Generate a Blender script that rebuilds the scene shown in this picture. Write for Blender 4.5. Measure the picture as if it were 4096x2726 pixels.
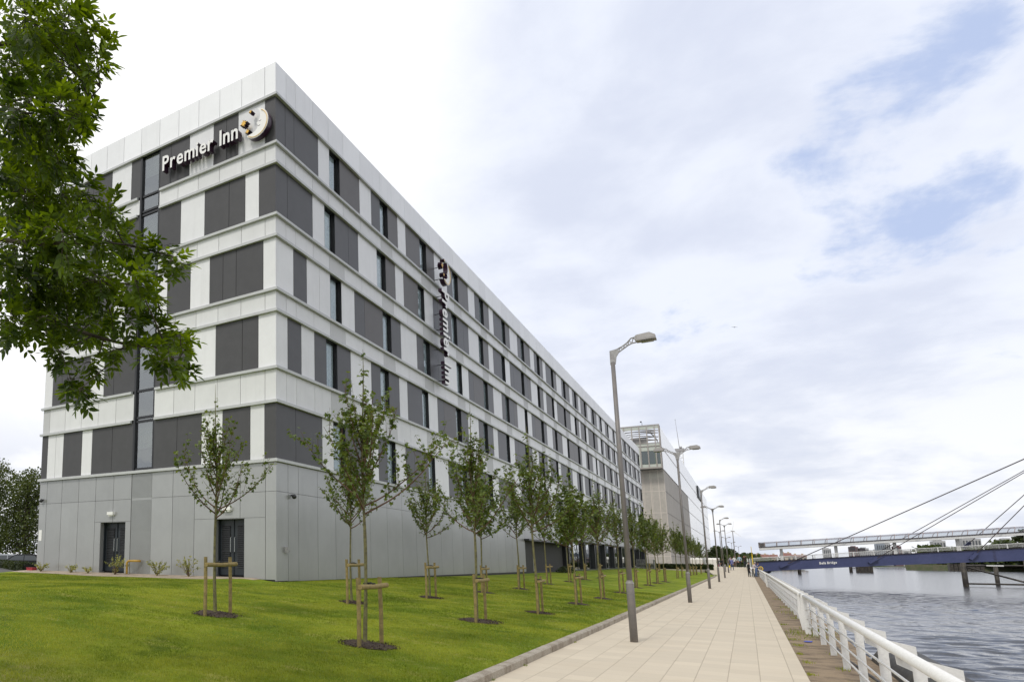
import bpy, math, random
from mathutils import Vector, Matrix, noise as mnoise
R_ = math.radians
scene = bpy.context.scene
for o in list(bpy.data.objects): bpy.data.objects.remove(o)

# ------------------------------------------------------------------ camera
cam_d = bpy.data.cameras.new("camera"); cam = bpy.data.objects.new("camera", cam_d)
scene.collection.objects.link(cam)
CR = Vector((0.79322732, 0.60881218, 0.01175384)); CU = Vector((0.08096828, -0.12458624, 0.98889959)); CF = Vector((-0.60351848, 0.78347049, 0.14811968))
cam.matrix_world = Matrix(((CR.x, CU.x, -CF.x, 0), (CR.y, CU.y, -CF.y, 0), (CR.z, CU.z, -CF.z, 1.6), (0, 0, 0, 1)))
cam_d.sensor_width = 36; cam_d.sensor_fit = 'HORIZONTAL'; cam_d.lens = 24.175
cam_d.shift_x = 0.29266; cam_d.shift_y = 0.10946; cam_d.clip_start = 0.05; cam_d.clip_end = 9000
scene.camera = cam

# ------------------------------------------------------------------ world
SUN_EL, SUN_AZ = R_(50), R_(188)      # azimuth measured from +Y towards +X
world = bpy.data.worlds.new("World"); scene.world = world; world.use_nodes = True
nt = world.node_tree; nt.nodes.clear()
def N(nt, t, **kw):
    n = nt.nodes.new(t)
    for k, v in kw.items():
        if k.startswith('i_'):
            n.inputs[int(k[2:])].default_value = v
        else: setattr(n, k, v)
    return n
def LK(nt, a, b): nt.links.new(a, b)
def MATH(nt, op, a, b=None, c=None, clamp=False):
    n = nt.nodes.new('ShaderNodeMath'); n.operation = op; n.use_clamp = clamp
    for i, v in enumerate((a, b, c)):
        if v is None: continue
        if isinstance(v, (int, float)): n.inputs[i].default_value = v
        else: nt.links.new(v, n.inputs[i])
    return n.outputs[0]
def MIXC(nt, fac, a, b, mode='MIX'):
    n = nt.nodes.new('ShaderNodeMix'); n.data_type = 'RGBA'; n.blend_type = mode
    for s, v in ((n.inputs[0], fac), (n.inputs[6], a), (n.inputs[7], b)):
        if isinstance(v, (int, float)): s.default_value = v
        elif isinstance(v, (tuple, list)): s.default_value = (v[0], v[1], v[2], 1)
        else: nt.links.new(v, s)
    return n.outputs[2]
def SSTEP(nt, v, lo, hi):
    n = nt.nodes.new('ShaderNodeMapRange'); n.interpolation_type = 'SMOOTHSTEP'; n.clamp = True
    nt.links.new(v, n.inputs[0]); n.inputs[1].default_value = lo; n.inputs[2].default_value = hi
    return n.outputs[0]
def NOISE(nt, vec, scale, detail=4, rough=0.5, dist=0.0):
    n = nt.nodes.new('ShaderNodeTexNoise'); n.inputs['Scale'].default_value = scale; n.inputs['Detail'].default_value = detail
    n.inputs['Roughness'].default_value = rough; n.inputs['Distortion'].default_value = dist
    if vec is not None: nt.links.new(vec, n.inputs['Vector'])
    return n.outputs[0]
tc = N(nt, 'ShaderNodeTexCoord'); D = tc.outputs['Generated']
sky = N(nt, 'ShaderNodeTexSky', sky_type='NISHITA'); sky.sun_disc = False
sky.sun_elevation = SUN_EL; sky.sun_rotation = SUN_AZ; sky.air_density = 1.0; sky.dust_density = 1.5
sep = N(nt, 'ShaderNodeSeparateXYZ'); LK(nt, D, sep.inputs[0])
den = MATH(nt, 'ADD', MATH(nt, 'MAXIMUM', sep.outputs[2], 0.0), 0.30)
comb = N(nt, 'ShaderNodeCombineXYZ')
LK(nt, MATH(nt, 'DIVIDE', sep.outputs[0], den), comb.inputs[0]); LK(nt, MATH(nt, 'DIVIDE', sep.outputs[1], den), comb.inputs[1])
P2 = comb.outputs[0]
n1 = NOISE(nt, P2, 1.3, 8, 0.56, 0.3); n2 = NOISE(nt, P2, 3.4, 9, 0.58, 0.2); n3 = NOISE(nt, P2, 1.5, 6, 0.55, 0.3)
def dotdir(v):
    n = N(nt, 'ShaderNodeVectorMath', operation='DOT_PRODUCT'); LK(nt, D, n.inputs[0]); v = Vector(v).normalized(); n.inputs[1].default_value = v
    return n.outputs['Value']
def pixdir(x, y): return CF + CR * ((x - 849.25) / 2750.57) - CU * ((y - 1811.3) / 2750.57)
# openings of blue between the clouds, towards the river
hole = MATH(nt, 'MAXIMUM', SSTEP(nt, dotdir(pixdir(3560, 560)), 0.990, 0.9992), SSTEP(nt, dotdir(pixdir(3640, 920)), 0.993, 0.9994))
hole2 = SSTEP(nt, dotdir(pixdir(3700, 300)), 0.993, 0.9996)
hole3 = SSTEP(nt, dotdir(pixdir(2700, 1450)), 0.975, 0.999)
veil = SSTEP(nt, dotdir(pixdir(3500, 300)), 0.72, 0.97)
left = SSTEP(nt, dotdir(pixdir(300, 300)), 0.84, 0.97)
low = SSTEP(nt, sep.outputs[2], 0.30, 0.02)
cover = MATH(nt, 'ADD', MATH(nt, 'MULTIPLY_ADD', n1, 0.6, 0.22), MATH(nt, 'MULTIPLY', MATH(nt, 'SUBTRACT', n2, 0.5), 1.5))
cover = MATH(nt, 'SUBTRACT', cover, MATH(nt, 'MULTIPLY', MATH(nt, 'MAXIMUM', hole, MATH(nt, 'MULTIPLY', hole2, .85)), 0.30))
cover = MATH(nt, 'SUBTRACT', cover, MATH(nt, 'MULTIPLY', hole3, 0.04))
cover = MATH(nt, 'ADD', cover, MATH(nt, 'MULTIPLY', left, 0.30))
cover = MATH(nt, 'ADD', cover, MATH(nt, 'MULTIPLY', low, 0.14))
cloudm = SSTEP(nt, cover, 0.06, 0.28)
shade = SSTEP(nt, MATH(nt, 'ADD', n3, MATH(nt, 'MULTIPLY', MATH(nt, 'SUBTRACT', n2, 0.5), 0.8)), 0.36, 0.66)
cwhite = MIXC(nt, shade, (9.3, 9.4, 9.6), (7.5, 7.7, 8.4))
cveil = MIXC(nt, MATH(nt, 'MULTIPLY', veil, 0.78), cwhite, MIXC(nt, shade, (7.3, 7.75, 8.9), (6.0, 6.5, 7.9)))
cleft = MIXC(nt, left, cveil, (11.0, 11.0, 11.0))
clow = MIXC(nt, MATH(nt, 'MULTIPLY', low, 0.6), cleft, MIXC(nt, shade, (9.6, 9.55, 9.4), (6.4, 6.8, 7.7)))
blue = MIXC(nt, 0.88, sky.outputs[0], (4.9, 5.8, 8.1))
skyc = MIXC(nt, cloudm, blue, clow)
bg = N(nt, 'ShaderNodeBackground'); LK(nt, skyc, bg.inputs[0]); bg.inputs[1].default_value = 0.1
wo = N(nt, 'ShaderNodeOutputWorld'); LK(nt, bg.outputs[0], wo.inputs[0])

# ------------------------------------------------------------------ sun (veiled by cloud: weak and soft)
sl = bpy.data.lights.new("sun", 'SUN'); sl.energy = 1.35; sl.angle = R_(12); sl.color = (1.0, 0.96, 0.89)
so = bpy.data.objects.new("sun", sl); scene.collection.objects.link(so)
sd = Vector((math.sin(SUN_AZ) * math.cos(SUN_EL), math.cos(SUN_AZ) * math.cos(SUN_EL), math.sin(SUN_EL)))
so.rotation_euler = sd.to_track_quat('Z', 'Y').to_euler(); so.location = (20, -20, 60)

scene.view_settings.view_transform = 'Standard'; scene.view_settings.look = 'None'
scene.view_settings.exposure = 0.20; scene.view_settings.gamma = 1.0; scene.view_settings.use_curve_mapping = False
scene.cycles.max_bounces = 6; scene.cycles.transparent_max_bounces = 12
scene.cycles.sample_clamp_indirect = 8

# ------------------------------------------------------------------ materials
MATS = {}
def mat(name, col, rough=0.6, metal=0.0, spec=0.5, nscale=None, ncol=None, nlo=0.4, nhi=0.65, bump=0.0, bscale=None, detail=5, fine=None, **kw):
    if name in MATS: return MATS[name]
    m = bpy.data.materials.new(name); m.use_nodes = True; t = m.node_tree
    b = t.nodes['Principled BSDF']; b.inputs['Base Color'].default_value = (*col, 1); b.inputs['Roughness'].default_value = rough
    b.inputs['Metallic'].default_value = metal; b.inputs['Specular IOR Level'].default_value = spec
    tc = t.nodes.new('ShaderNodeTexCoord'); v = tc.outputs['Object']
    if name.endswith('cladding'): v = t.nodes.new('ShaderNodeNewGeometry').outputs['Position']
    c = None
    if nscale:
        f = NOISE(t, v, nscale, detail, 0.6); c = MIXC(t, SSTEP(t, f, nlo, nhi), col, ncol)
    if fine:
        f = NOISE(t, v, fine[0], 3, 0.7); k = MIXC(t, SSTEP(t, f, 0.3, 0.7), (1 - fine[1],) * 3, (1 + fine[1],) * 3)
        c = MIXC(t, 1.0, c if c is not None else col, k, 'MULTIPLY')
    if name.endswith('cladding'):
        mps = t.nodes.new('ShaderNodeMapping'); LK(t, v, mps.inputs[0]); mps.inputs['Scale'].default_value = (3.2, 3.2, .22)
        c = MIXC(t, MATH(t, 'MULTIPLY', SSTEP(t, NOISE(t, mps.outputs[0], 1.0, 5, .7), .50, .72), .55), c if c is not None else col, tuple(x * .90 for x in col))
        oi = t.nodes.new('ShaderNodeObjectInfo'); k = MIXC(t, oi.outputs['Random'], (.93,) * 3, (1.03,) * 3); c = MIXC(t, 1.0, c if c is not None else col, k, 'MULTIPLY')
    if c is not None: LK(t, c, b.inputs['Base Color'])
    if bump:
        bp = t.nodes.new('ShaderNodeBump'); bp.inputs['Strength'].default_value = 1.0; bp.inputs['Distance'].default_value = bump
        LK(t, NOISE(t, v, bscale or 20, 4, 0.6), bp.inputs['Height']); LK(t, bp.outputs[0], b.inputs['Normal'])
    MATS[name] = m; return m
white_clad = mat('white_cladding', (.75, .752, .748), .34, fine=(1.5, .025))
band_clad = mat('spandrel_cladding', (.70, .703, .692), .34, fine=(1.2, .03))
vent_clad = mat('perforated_cladding', (.53, .535, .525), .5)
dark_clad = mat('charcoal_cladding', (.070, .069, .070), .40, spec=.35, fine=(2, .06))
brown_clad = mat('umber_cladding', (.085, .077, .070), .40, spec=.35, fine=(2, .06))
silver_clad = mat('silver_cladding', (.378, .382, .374), .30, spec=.6, metal=.35, fine=(.8, .04))
parapet_clad = mat('parapet_cladding', (.86, .865, .87), .35, fine=(1.0, .02))
ledge_m = mat('ledge_aluminium', (.50, .51, .505), .4, fine=(3, .04))
joint_m = mat('shadow_gap', (.035, .033, .033), .8)
frame_m = mat('window_frame', (.018, .019, .021), .35)
curtain_m = mat('curtain_cloth', (.86, .87, .86), .8, nscale=9, ncol=(.72, .75, .76), nlo=.45, nhi=.6)
blind_m = mat('blind_cloth', (.66, .65, .61), .8)
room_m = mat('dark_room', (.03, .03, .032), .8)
door_m = mat('door_paint', (.022, .028, .034), .4)
steel_m = mat('brushed_steel', (.55, .56, .56), .3, metal=.9)
whitepaint = mat('white_paint', (.74, .74, .72), .45, nscale=2.5, ncol=(.60, .58, .54), nlo=.55, nhi=.75, fine=(30, .05))
rustpaint = mat('weathered_white_paint', (.72, .715, .69), .5, nscale=6, ncol=(.50, .45, .38), nlo=.62, nhi=.8, fine=(40, .06))
lamp_grey = mat('lamp_post_paint', (.165, .155, .15), .45, nscale=3, ncol=(.205, .185, .17), fine=(40, .06))
lamp_head_m = mat('lamp_head_cast', (.31, .295, .28), .5, fine=(14, .06))
lamp_glass = mat('lamp_glass', (.10, .095, .07), .15)
galv = mat('galvanised_bracket', (.36, .355, .35), .45, nscale=12, ncol=(.26, .25, .25))
timber = mat('stake_timber', (.27, .20, .075), .75, nscale=9, ncol=(.18, .14, .05), fine=(60, .18), bump=.003, bscale=40)
timber_end = mat('stake_end_grain', (.42, .27, .11), .8)
rubber = mat('black_rubber', (.018, .018, .018), .6, nscale=4, ncol=(.05, .045, .035), fine=(30, .2))
strap_m = mat('strap_webbing', (.012, .012, .012), .7)
bark = mat('young_bark', (.15, .14, .055), .8, nscale=14, ncol=(.085, .075, .035), fine=(60, .2), bump=.003, bscale=50)
bark_d = mat('dark_bark', (.045, .035, .025), .9, nscale=10, ncol=(.08, .065, .045))
twig_m = mat('red_brown_twig', (.11, .06, .035), .8)
mulch_m = mat('bark_mulch', (.045, .03, .02), .95, nscale=25, ncol=(.13, .08, .05), nlo=.5, nhi=.75, bump=.03, bscale=30)
concrete = mat('kerb_concrete', (.36, .32, .26), .85, nscale=3, ncol=(.25, .21, .16), fine=(60, .25), bump=.004, bscale=60)
yellow = mat('yellow_paint', (.75, .52, .03), .5)
yellow_pipe = mat('yellow_ochre_pipe', (.48, .30, .05), .5, nscale=4, ncol=(.36, .21, .03))
stone = mat('sandstone_cladding', (.43, .40, .355), .7, nscale=.35, ncol=(.47, .44, .39), fine=(2.5, .07))
stone_joint = mat('pale_joint', (.60, .55, .49), .7)
metal_frame = mat('curtain_wall_frame', (.36, .33, .30), .45)
deck_blue = mat('bridge_blue_paint', (.050, .062, .15), .4, nscale=.5, ncol=(.062, .073, .17), fine=(3, .08))
deck_dark = mat('bridge_edge', (.03, .02, .03), .6)
cable_m = mat('cable_steel', (.035, .022, .022), .5)
canopy_frame = mat('canopy_rib_paint', (.30, .23, .21), .5)
pile_m = mat('wet_pile_timber', (.022, .018, .016), .6, nscale=1.5, ncol=(.06, .05, .035), fine=(8, .3))
skin_m = mat('skin', (.48, .27, .19), .6)
letter_face = mat('letter_face', (.84, .83, .80), .35)
letter_side = mat('letter_return', (.035, .012, .03), .3)
moon_gold = mat('moon_gold', (.78, .60, .33), .4)
star_m = mat('star_gold', (.78, .46, .07), .4)
red_roof = mat('red_roof_tile', (.21, .10, .08), .8, fine=(2, .2))
house_wall = mat('house_render', (.52, .44, .33), .8, fine=(.5, .1))
grey_wall = mat('tower_render', (.42, .42, .42), .8)

def leaf_mat(name, c1, c2, trans, nscale=6.0, rough=.45, tcol=None):
    m = bpy.data.materials.new(name); m.use_nodes = True; t = m.node_tree; t.nodes.clear()
    tc = t.nodes.new('ShaderNodeTexCoord'); col = MIXC(t, SSTEP(t, NOISE(t, tc.outputs['Object'], nscale, 3, .7), .35, .65), c1, c2)
    g = t.nodes.new('ShaderNodeNewGeometry')
    col2 = MIXC(t, g.outputs['Random Per Island'], col, MIXC(t, 1.0, col, (1.55, 1.4, 1.2), 'MULTIPLY'))
    p = t.nodes.new('ShaderNodeBsdfPrincipled'); p.inputs['Roughness'].default_value = rough; p.inputs['Specular IOR Level'].default_value = .35
    LK(t, col2, p.inputs['Base Color'])
    tr = t.nodes.new('ShaderNodeBsdfTranslucent')
    LK(t, MIXC(t, 1.0, col2, tcol or (1.9, 1.7, .5), 'MULTIPLY'), tr.inputs[0])
    mx = t.nodes.new('ShaderNodeMixShader'); mx.inputs[0].default_value = trans
    LK(t, p.outputs[0], mx.inputs[1]); LK(t, tr.outputs[0], mx.inputs[2])
    o = t.nodes.new('ShaderNodeOutputMaterial'); LK(t, mx.outputs[0], o.inputs[0]); MATS[name] = m; return m
maple_leaf = leaf_mat('maple_leaf', (.046, .080, .018), (.110, .155, .032), .32)
ash_leaf = leaf_mat('ash_leaf', (.018, .040, .004), (.080, .135, .008), .45, 2.0, tcol=(2.4, 2.1, .5))
far_leaf = leaf_mat('far_leaf', (.030, .050, .018), (.055, .080, .022), .25, .4)
dark_leaf = leaf_mat('dark_leaf', (.016, .026, .010), (.035, .052, .016), .25, .8)
mid_leaf = leaf_mat('mid_leaf', (.034, .052, .016), (.072, .10, .026), .28, .8)
shrub_leaf = leaf_mat('variegated_leaf', (.14, .17, .06), (.34, .36, .16), .25, 5)
grass_m = leaf_mat('grass_blade', (.095, .150, .009), (.240, .275, .038), .35, .55, tcol=(1.5, 1.4, .6))

def glass_mat(name, refl, tint=(.55, .6, .6), rough=.02):
    m = bpy.data.materials.new(name); m.use_nodes = True; t = m.node_tree; t.nodes.clear()
    tr = t.nodes.new('ShaderNodeBsdfTransparent'); tr.inputs[0].default_value = (*tint, 1)
    gl = t.nodes.new('ShaderNodeBsdfGlossy'); gl.inputs['Roughness'].default_value = rough; gl.inputs[0].default_value = (.92, .95, .97, 1)
    lw = t.nodes.new('ShaderNodeLayerWeight'); lw.inputs[0].default_value = .5; fz = MATH(t, 'MULTIPLY', MATH(t, 'POWER', lw.outputs['Facing'], 4.0), .75)
    tcn = t.nodes.new('ShaderNodeTexCoord'); bp = t.nodes.new('ShaderNodeBump'); bp.inputs['Distance'].default_value = .004
    LK(t, NOISE(t, tcn.outputs['Object'], 1.2, 2, .5), bp.inputs['Height']); LK(t, bp.outputs[0], gl.inputs['Normal'])
    f = MATH(t, 'ADD', fz, refl, clamp=True)
    mx = t.nodes.new('ShaderNodeMixShader'); LK(t, f, mx.inputs[0]); LK(t, tr.outputs[0], mx.inputs[1]); LK(t, gl.outputs[0], mx.inputs[2])
    o = t.nodes.new('ShaderNodeOutputMaterial'); LK(t, mx.outputs[0], o.inputs[0]); MATS[name] = m; return m
win_glass = glass_mat('window_glass', .04, (.80, .84, .85)); stair_glass = glass_mat('stair_glass', .22, (.55, .58, .56)); shop_glass = glass_mat('lobby_glass', .22, (.30, .34, .36))
canopy_glass = glass_mat('canopy_glass', .06, (.80, .82, .84), .15); bbc_glass = glass_mat('office_glass', .12, (.5, .6, .58))

# ------------------------------------------------------------------ mesh helpers
class MB:
    def __init__(s): s.v = []; s.f = []; s.m = []
    def add(s, vs, fs, mi=0):
        b = len(s.v); s.v += [tuple(v) for v in vs]; s.f += [tuple(b + i for i in f) for f in fs]; s.m += [mi] * len(fs)
    def box(s, x0, x1, y0, y1, z0, z1, mi=0):
        if x0 > x1: x0, x1 = x1, x0
        if y0 > y1: y0, y1 = y1, y0
        s.add([(x0, y0, z0), (x1, y0, z0), (x1, y1, z0), (x0, y1, z0), (x0, y0, z1), (x1, y0, z1), (x1, y1, z1), (x0, y1, z1)],
              [(0, 3, 2, 1), (4, 5, 6, 7), (0, 1, 5, 4), (1, 2, 6, 5), (2, 3, 7, 6), (3, 0, 4, 7)], mi)
    def obox(s, c, ax, ay, az, mi=0):   # oriented box: centre and three half-vectors
        c = Vector(c); ax, ay, az = Vector(ax), Vector(ay), Vector(az)
        s.add([c + i * ax + j * ay + k * az for k in (-1, 1) for i, j in ((-1, -1), (1, -1), (1, 1), (-1, 1))],
              [(0, 3, 2, 1), (4, 5, 6, 7), (0, 1, 5, 4), (1, 2, 6, 5), (2, 3, 7, 6), (3, 0, 4, 7)], mi)
    def bar(s, a, b, w, h=None, mi=0, up=(0, 0, 1)):
        a, b = Vector(a), Vector(b); d = (b - a); u = Vector(up)
        if abs(d.normalized().dot(u)) > .98: u = Vector((1, 0, 0))
        sx = d.cross(u).normalized(); sy = sx.cross(d).normalized(); h = w if h is None else h
        s.obox((a + b) / 2, d / 2, sx * w / 2, sy * h / 2, mi)
    def tube(s, pts, rad, n=8, mi=0, cap=True):
        pts = [Vector(p) for p in pts]; rad = rad if isinstance(rad, (list, tuple)) else [rad] * len(pts)
        vs = []; fs = []; prev = None
        for i, p in enumerate(pts):
            d = (pts[min(i + 1, len(pts) - 1)] - pts[max(i - 1, 0)]).normalized()
            if prev is None:
                u = Vector((0, 0, 1)) if abs(d.z) < .9 else Vector((1, 0, 0)); sx = d.cross(u).normalized()
            else: sx = (prev - d * prev.dot(d)).normalized()
            prev = sx; sy = d.cross(sx)
            for k in range(n):
                a = 2 * math.pi * k / n; vs.append(p + (sx * math.cos(a) + sy * math.sin(a)) * rad[i])
        for i in range(len(pts) - 1):
            for k in range(n): fs.append((i * n + k, i * n + (k + 1) % n, (i + 1) * n + (k + 1) % n, (i + 1) * n + k))
        if cap: fs.append(tuple(range(n - 1, -1, -1))); fs.append(tuple((len(pts) - 1) * n + k for k in range(n)))
        s.add(vs, fs, mi)
    def prism(s, pts, ex, mi=0, mi_side=None):   # polygon (3D pts, planar) extruded by vector ex
        n = len(pts); ex = Vector(ex); a = [Vector(p) for p in pts]; b = [p + ex for p in a]
        s.add(a + b, [tuple(range(n - 1, -1, -1)), tuple(range(n, 2 * n))], mi)
        s.add(a + b, [(i, (i + 1) % n, n + (i + 1) % n, n + i) for i in range(n)], mi if mi_side is None else mi_side)
    def build(s, name, mats, parent=None, smooth=False, origin=None):
        me = bpy.data.meshes.new(name); o3 = Vector(origin) if origin is not None else None
        me.from_pydata([tuple(Vector(v) - o3) for v in s.v] if o3 else s.v, [], s.f)
        mats = mats if isinstance(mats, (list, tuple)) else [mats]
        for m in mats: me.materials.append(m)
        if len(mats) > 1: me.polygons.foreach_set('material_index', s.m)
        if smooth: me.polygons.foreach_set('use_smooth', [True] * len(s.f))
        me.update()
        o = bpy.data.objects.new(name, me); scene.collection.objects.link(o)
        if o3: o.location = o3
        if parent is not None: o.parent = parent
        return o
def tag(o, label=None, cat=None, group=None, kind=None):
    if label: o['label'] = label
    if cat: o['category'] = cat
    if group: o['group'] = group
    if kind: o['kind'] = kind
    return o
def thing(name, label, cat, loc=(0, 0, 0), rz=0, group=None):
    o = bpy.data.objects.new(name, None); scene.collection.objects.link(o); o.location = loc; o.rotation_euler = (0, 0, rz)
    o.empty_display_size = .3; return tag(o, label, cat, group)
def dup(root, loc, rz, label, scale=1.0):
    r = root.copy(); scene.collection.objects.link(r); r.location = loc; r.rotation_euler = (0, 0, rz); r.scale = (scale,) * 3; r['label'] = label
    for ch in list(root.children):
        c = ch.copy(); scene.collection.objects.link(c); c.parent = r
        for g in ch.children:
            d = g.copy(); scene.collection.objects.link(d); d.parent = c
    return r
def interp(x, xs, ys):
    if x <= xs[0]: return ys[0]
    for i in range(1, len(xs)):
        if x <= xs[i]: return ys[i - 1] + (ys[i] - ys[i - 1]) * (x - xs[i - 1]) / (xs[i] - xs[i - 1])
    return ys[-1]
def sst(a, b, x):
    t = max(0.0, min(1.0, (x - a) / (b - a))); return t * t * (3 - 2 * t)

X0, Y0 = -12.63, 20.02
BL, BW = 111.3, 12.7
def terr(x, y):
    z = interp(-x, [2.97, 3.3, 12.7, 60], [.085, .125, .78, .80])
    z += .10 * sst(18.2, 20, y) * sst(-12.7, -13.6, x)
    if x > -12.7 and y > 30: z -= .12 * sst(-8, -12.6, x) * sst(20, 50, y)
    z += .035 * mnoise.noise(Vector((x * .35, y * .35, 0))) * sst(-3.1, -4.5, x) * (1 - sst(18.3, 19.5, y) * sst(-11.5, -12.6, x)) * sst(-12.7, -11.6, x if y > 19.9 else -8)
    return z

# ================================================================== SETTING
# path slabs
def path_z(y): return interp(y, [103.5, 126, 134, 185, 260], [0, .88, .93, .55, .4])
m = bpy.data.materials.new('path_slabs'); m.use_nodes = True; t = m.node_tree; b = t.nodes['Principled BSDF']; b.inputs['Roughness'].default_value = .8
tcn = t.nodes.new('ShaderNodeTexCoord'); sp = t.nodes.new('ShaderNodeSeparateXYZ'); LK(t, tcn.outputs['Object'], sp.inputs[0])
def joint(t, v, period, off, w):
    a = MATH(t, 'FRACT', MATH(t, 'DIVIDE', MATH(t, 'ADD', v, 1000 * period + off), period)); dd = MATH(t, 'ABSOLUTE', MATH(t, 'SUBTRACT', a, .5))
    return SSTEP(t, dd, .5 - w / period, .5 - w * .35 / period)
fy = MATH(t, 'FLOOR', MATH(t, 'DIVIDE', MATH(t, 'ADD', sp.outputs[1], 450.1), .45)); fx = MATH(t, 'FLOOR', MATH(t, 'DIVIDE', MATH(t, 'ADD', sp.outputs[0], 35.98), .36))
jj = MATH(t, 'MAXIMUM', joint(t, sp.outputs[0], .36, -.02, .007), MATH(t, 'MULTIPLY', joint(t, sp.outputs[1], .45, .1, .007), .6))
cm = t.nodes.new('ShaderNodeCombineXYZ'); LK(t, fx, cm.inputs[0]); LK(t, fy, cm.inputs[1])
wn = t.nodes.new('ShaderNodeTexWhiteNoise'); LK(t, cm.outputs[0], wn.inputs[0])
c = MIXC(t, wn.outputs[0], (.535, .468, .362), (.605, .530, .410))
c = MIXC(t, MATH(t, 'MULTIPLY', SSTEP(t, NOISE(t, tcn.outputs['Object'], .8, 6, .65), .45, .75), .30), c, (.52, .43, .31))
c = MIXC(t, MATH(t, 'MULTIPLY', SSTEP(t, NOISE(t, tcn.outputs['Object'], 70, 3, .7), .3, .8), .35), c, (.50, .43, .33))
c = MIXC(t, MATH(t, 'MULTIPLY', SSTEP(t, NOISE(t, tcn.outputs['Object'], 2.2, 6, .7), .60, .74), .28), c, (.33, .27, .20))
c = MIXC(t, MATH(t, 'MULTIPLY', jj, .42), c, (.22, .17, .115)); LK(t, c, b.inputs['Base Color'])
bp = t.nodes.new('ShaderNodeBump'); bp.inputs['Distance'].default_value = .003; LK(t, MATH(t, 'SUBTRACT', NOISE(t, tcn.outputs['Object'], 60, 3, .6), MATH(t, 'MULTIPLY', jj, 1.0)), bp.inputs['Height']); LK(t, bp.outputs[0], b.inputs['Normal'])
path_m = m
mb = MB(); ys = [-12, 103.5, 110, 118, 126, 134, 150, 185, 260]
for i in range(len(ys) - 1):
    a, bq = ys[i], ys[i + 1]
    def pe(y): return (-2.84, .56) if y < 97 else (-2.84 - 1.7 * sst(97, 118, y), .56 + .35 * sst(104, 122, y))
    (l0, r0), (l1, r1) = pe(a), pe(bq); b0 = len(mb.v)
    mb.add([(l0, a, path_z(a)), (r0, a, path_z(a)), (r1, bq, path_z(bq)), (l1, bq, path_z(bq))], [(0, 1, 2, 3)])
tag(mb.build('path', path_m), kind='structure')

# kerb
mb = MB(); y = -12.0; rr = random.Random(3)
while y < 97:
    L = .914; dz = rr.uniform(-.004, .004); dx = rr.uniform(-.004, .004)
    mb.prism([(-2.975 + dx, y + .004, -.1), (-2.845 + dx, y + .004, -.1), (-2.845 + dx, y + .004, .092 + dz), (-2.865 + dx, y + .004, .11 + dz), (-2.975 + dx, y + .004, .112 + dz)], (0, L - .008, 0)); y += L
mb.prism([(-2.975, 97, -.1), (-2.845, 97, -.1), (-2.845, 97, .10), (-2.975, 97, .11)], (-1.7, 21, .5))
tag(mb.build('kerb', concrete), kind='structure')

# verge of dirt between slabs and river edge
m = bpy.data.materials.new('verge_dirt'); m.use_nodes = True; t = m.node_tree; b = t.nodes['Principled BSDF']; b.inputs['Roughness'].default_value = .95
tcn = t.nodes.new('ShaderNodeTexCoord'); mp = t.nodes.new('ShaderNodeMapping'); LK(t, tcn.outputs['Object'], mp.inputs[0]); mp.inputs['Scale'].default_value = (1, 1.4, 1)
c = MIXC(t, SSTEP(t, NOISE(t, mp.outputs[0], 1.6, 7, .65), .38, .66), (.30, .225, .145), (.135, .098, .062))
c = MIXC(t, MATH(t, 'MULTIPLY', SSTEP(t, NOISE(t, mp.outputs[0], 5, 5, .7), .56, .7), .8), c, (.40, .30, .20))
c = MIXC(t, SSTEP(t, NOISE(t, tcn.outputs['Object'], 2.6, 6, .7), .60, .72), c, (.085, .105, .03))
c = MIXC(t, MATH(t, 'MULTIPLY', SSTEP(t, NOISE(t, tcn.outputs['Object'], 50, 3, .7), .5, .7), .4), c, (.07, .05, .035)); LK(t, c, b.inputs['Base Color'])
bp = t.nodes.new('ShaderNodeBump'); bp.inputs['Distance'].default_value = .02; LK(t, NOISE(t, tcn.outputs['Object'], 9, 6, .7), bp.inputs['Height']); LK(t, bp.outputs[0], b.inputs['Normal'])
dirt_m = m
mb = MB(); nx, ny = 10, 150; xs = [.56 + (1.62 - .56) * i / nx for i in range(nx + 1)]; ysl = [-8 + 111.5 * j / ny for j in range(ny + 1)]
mb.add([(x, y, -.012 + .022 * mnoise.noise(Vector((x * 2, y * 1.2, 3))) * (1 if x > .6 else 0) - (.05 * sst(1.35, 1.62, x))) for y in ysl for x in xs],
       [(j * (nx + 1) + i, j * (nx + 1) + i + 1, (j + 1) * (nx + 1) + i + 1, (j + 1) * (nx + 1) + i) for j in range(ny) for i in range(nx)])
tag(mb.build('verge', dirt_m, smooth=True), kind='structure')
mb = MB(); mb.box(.3, 1.62, -40, 300, -6, -.07)
tag(mb.build('quay_wall', mat('quay_stone', (.10, .085, .065), .9, nscale=1, ncol=(.05, .05, .035), fine=(6, .3))), kind='structure')

# land
mb = MB()
land = [(-3000, -60), (.55, -60), (.55, 300), (25, 700), (60, 1000), (400, 1250), (400, 4000), (-3000, 4000)]
mb.prism([(x, y, -3) for x, y in land], (0, 0, 2.94))
tag(mb.build('ground', mat('far_ground', (.16, .16, .13), .9, nscale=.02, ncol=(.07, .10, .04), fine=(1, .2))), kind='structure')
# car park and service area level with the lawn
mb = MB(); mb.box(-200, -25.9, -10, 200, -.05, .72); mb.box(-25.9, X0 - .05, 100, 200, -.05, .62)
tag(mb.build('car_park', mat('asphalt', (.06, .06, .06), .9, nscale=.5, ncol=(.09, .085, .08), fine=(20, .2))), kind='structure')
mb = MB(); mb.box(-25.6, -4.6, 116, 250, -.05, .60)
tag(mb.build('plaza', mat('plaza_paving', (.38, .34, .28), .85, nscale=1, ncol=(.30, .27, .22))), kind='structure')

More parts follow.
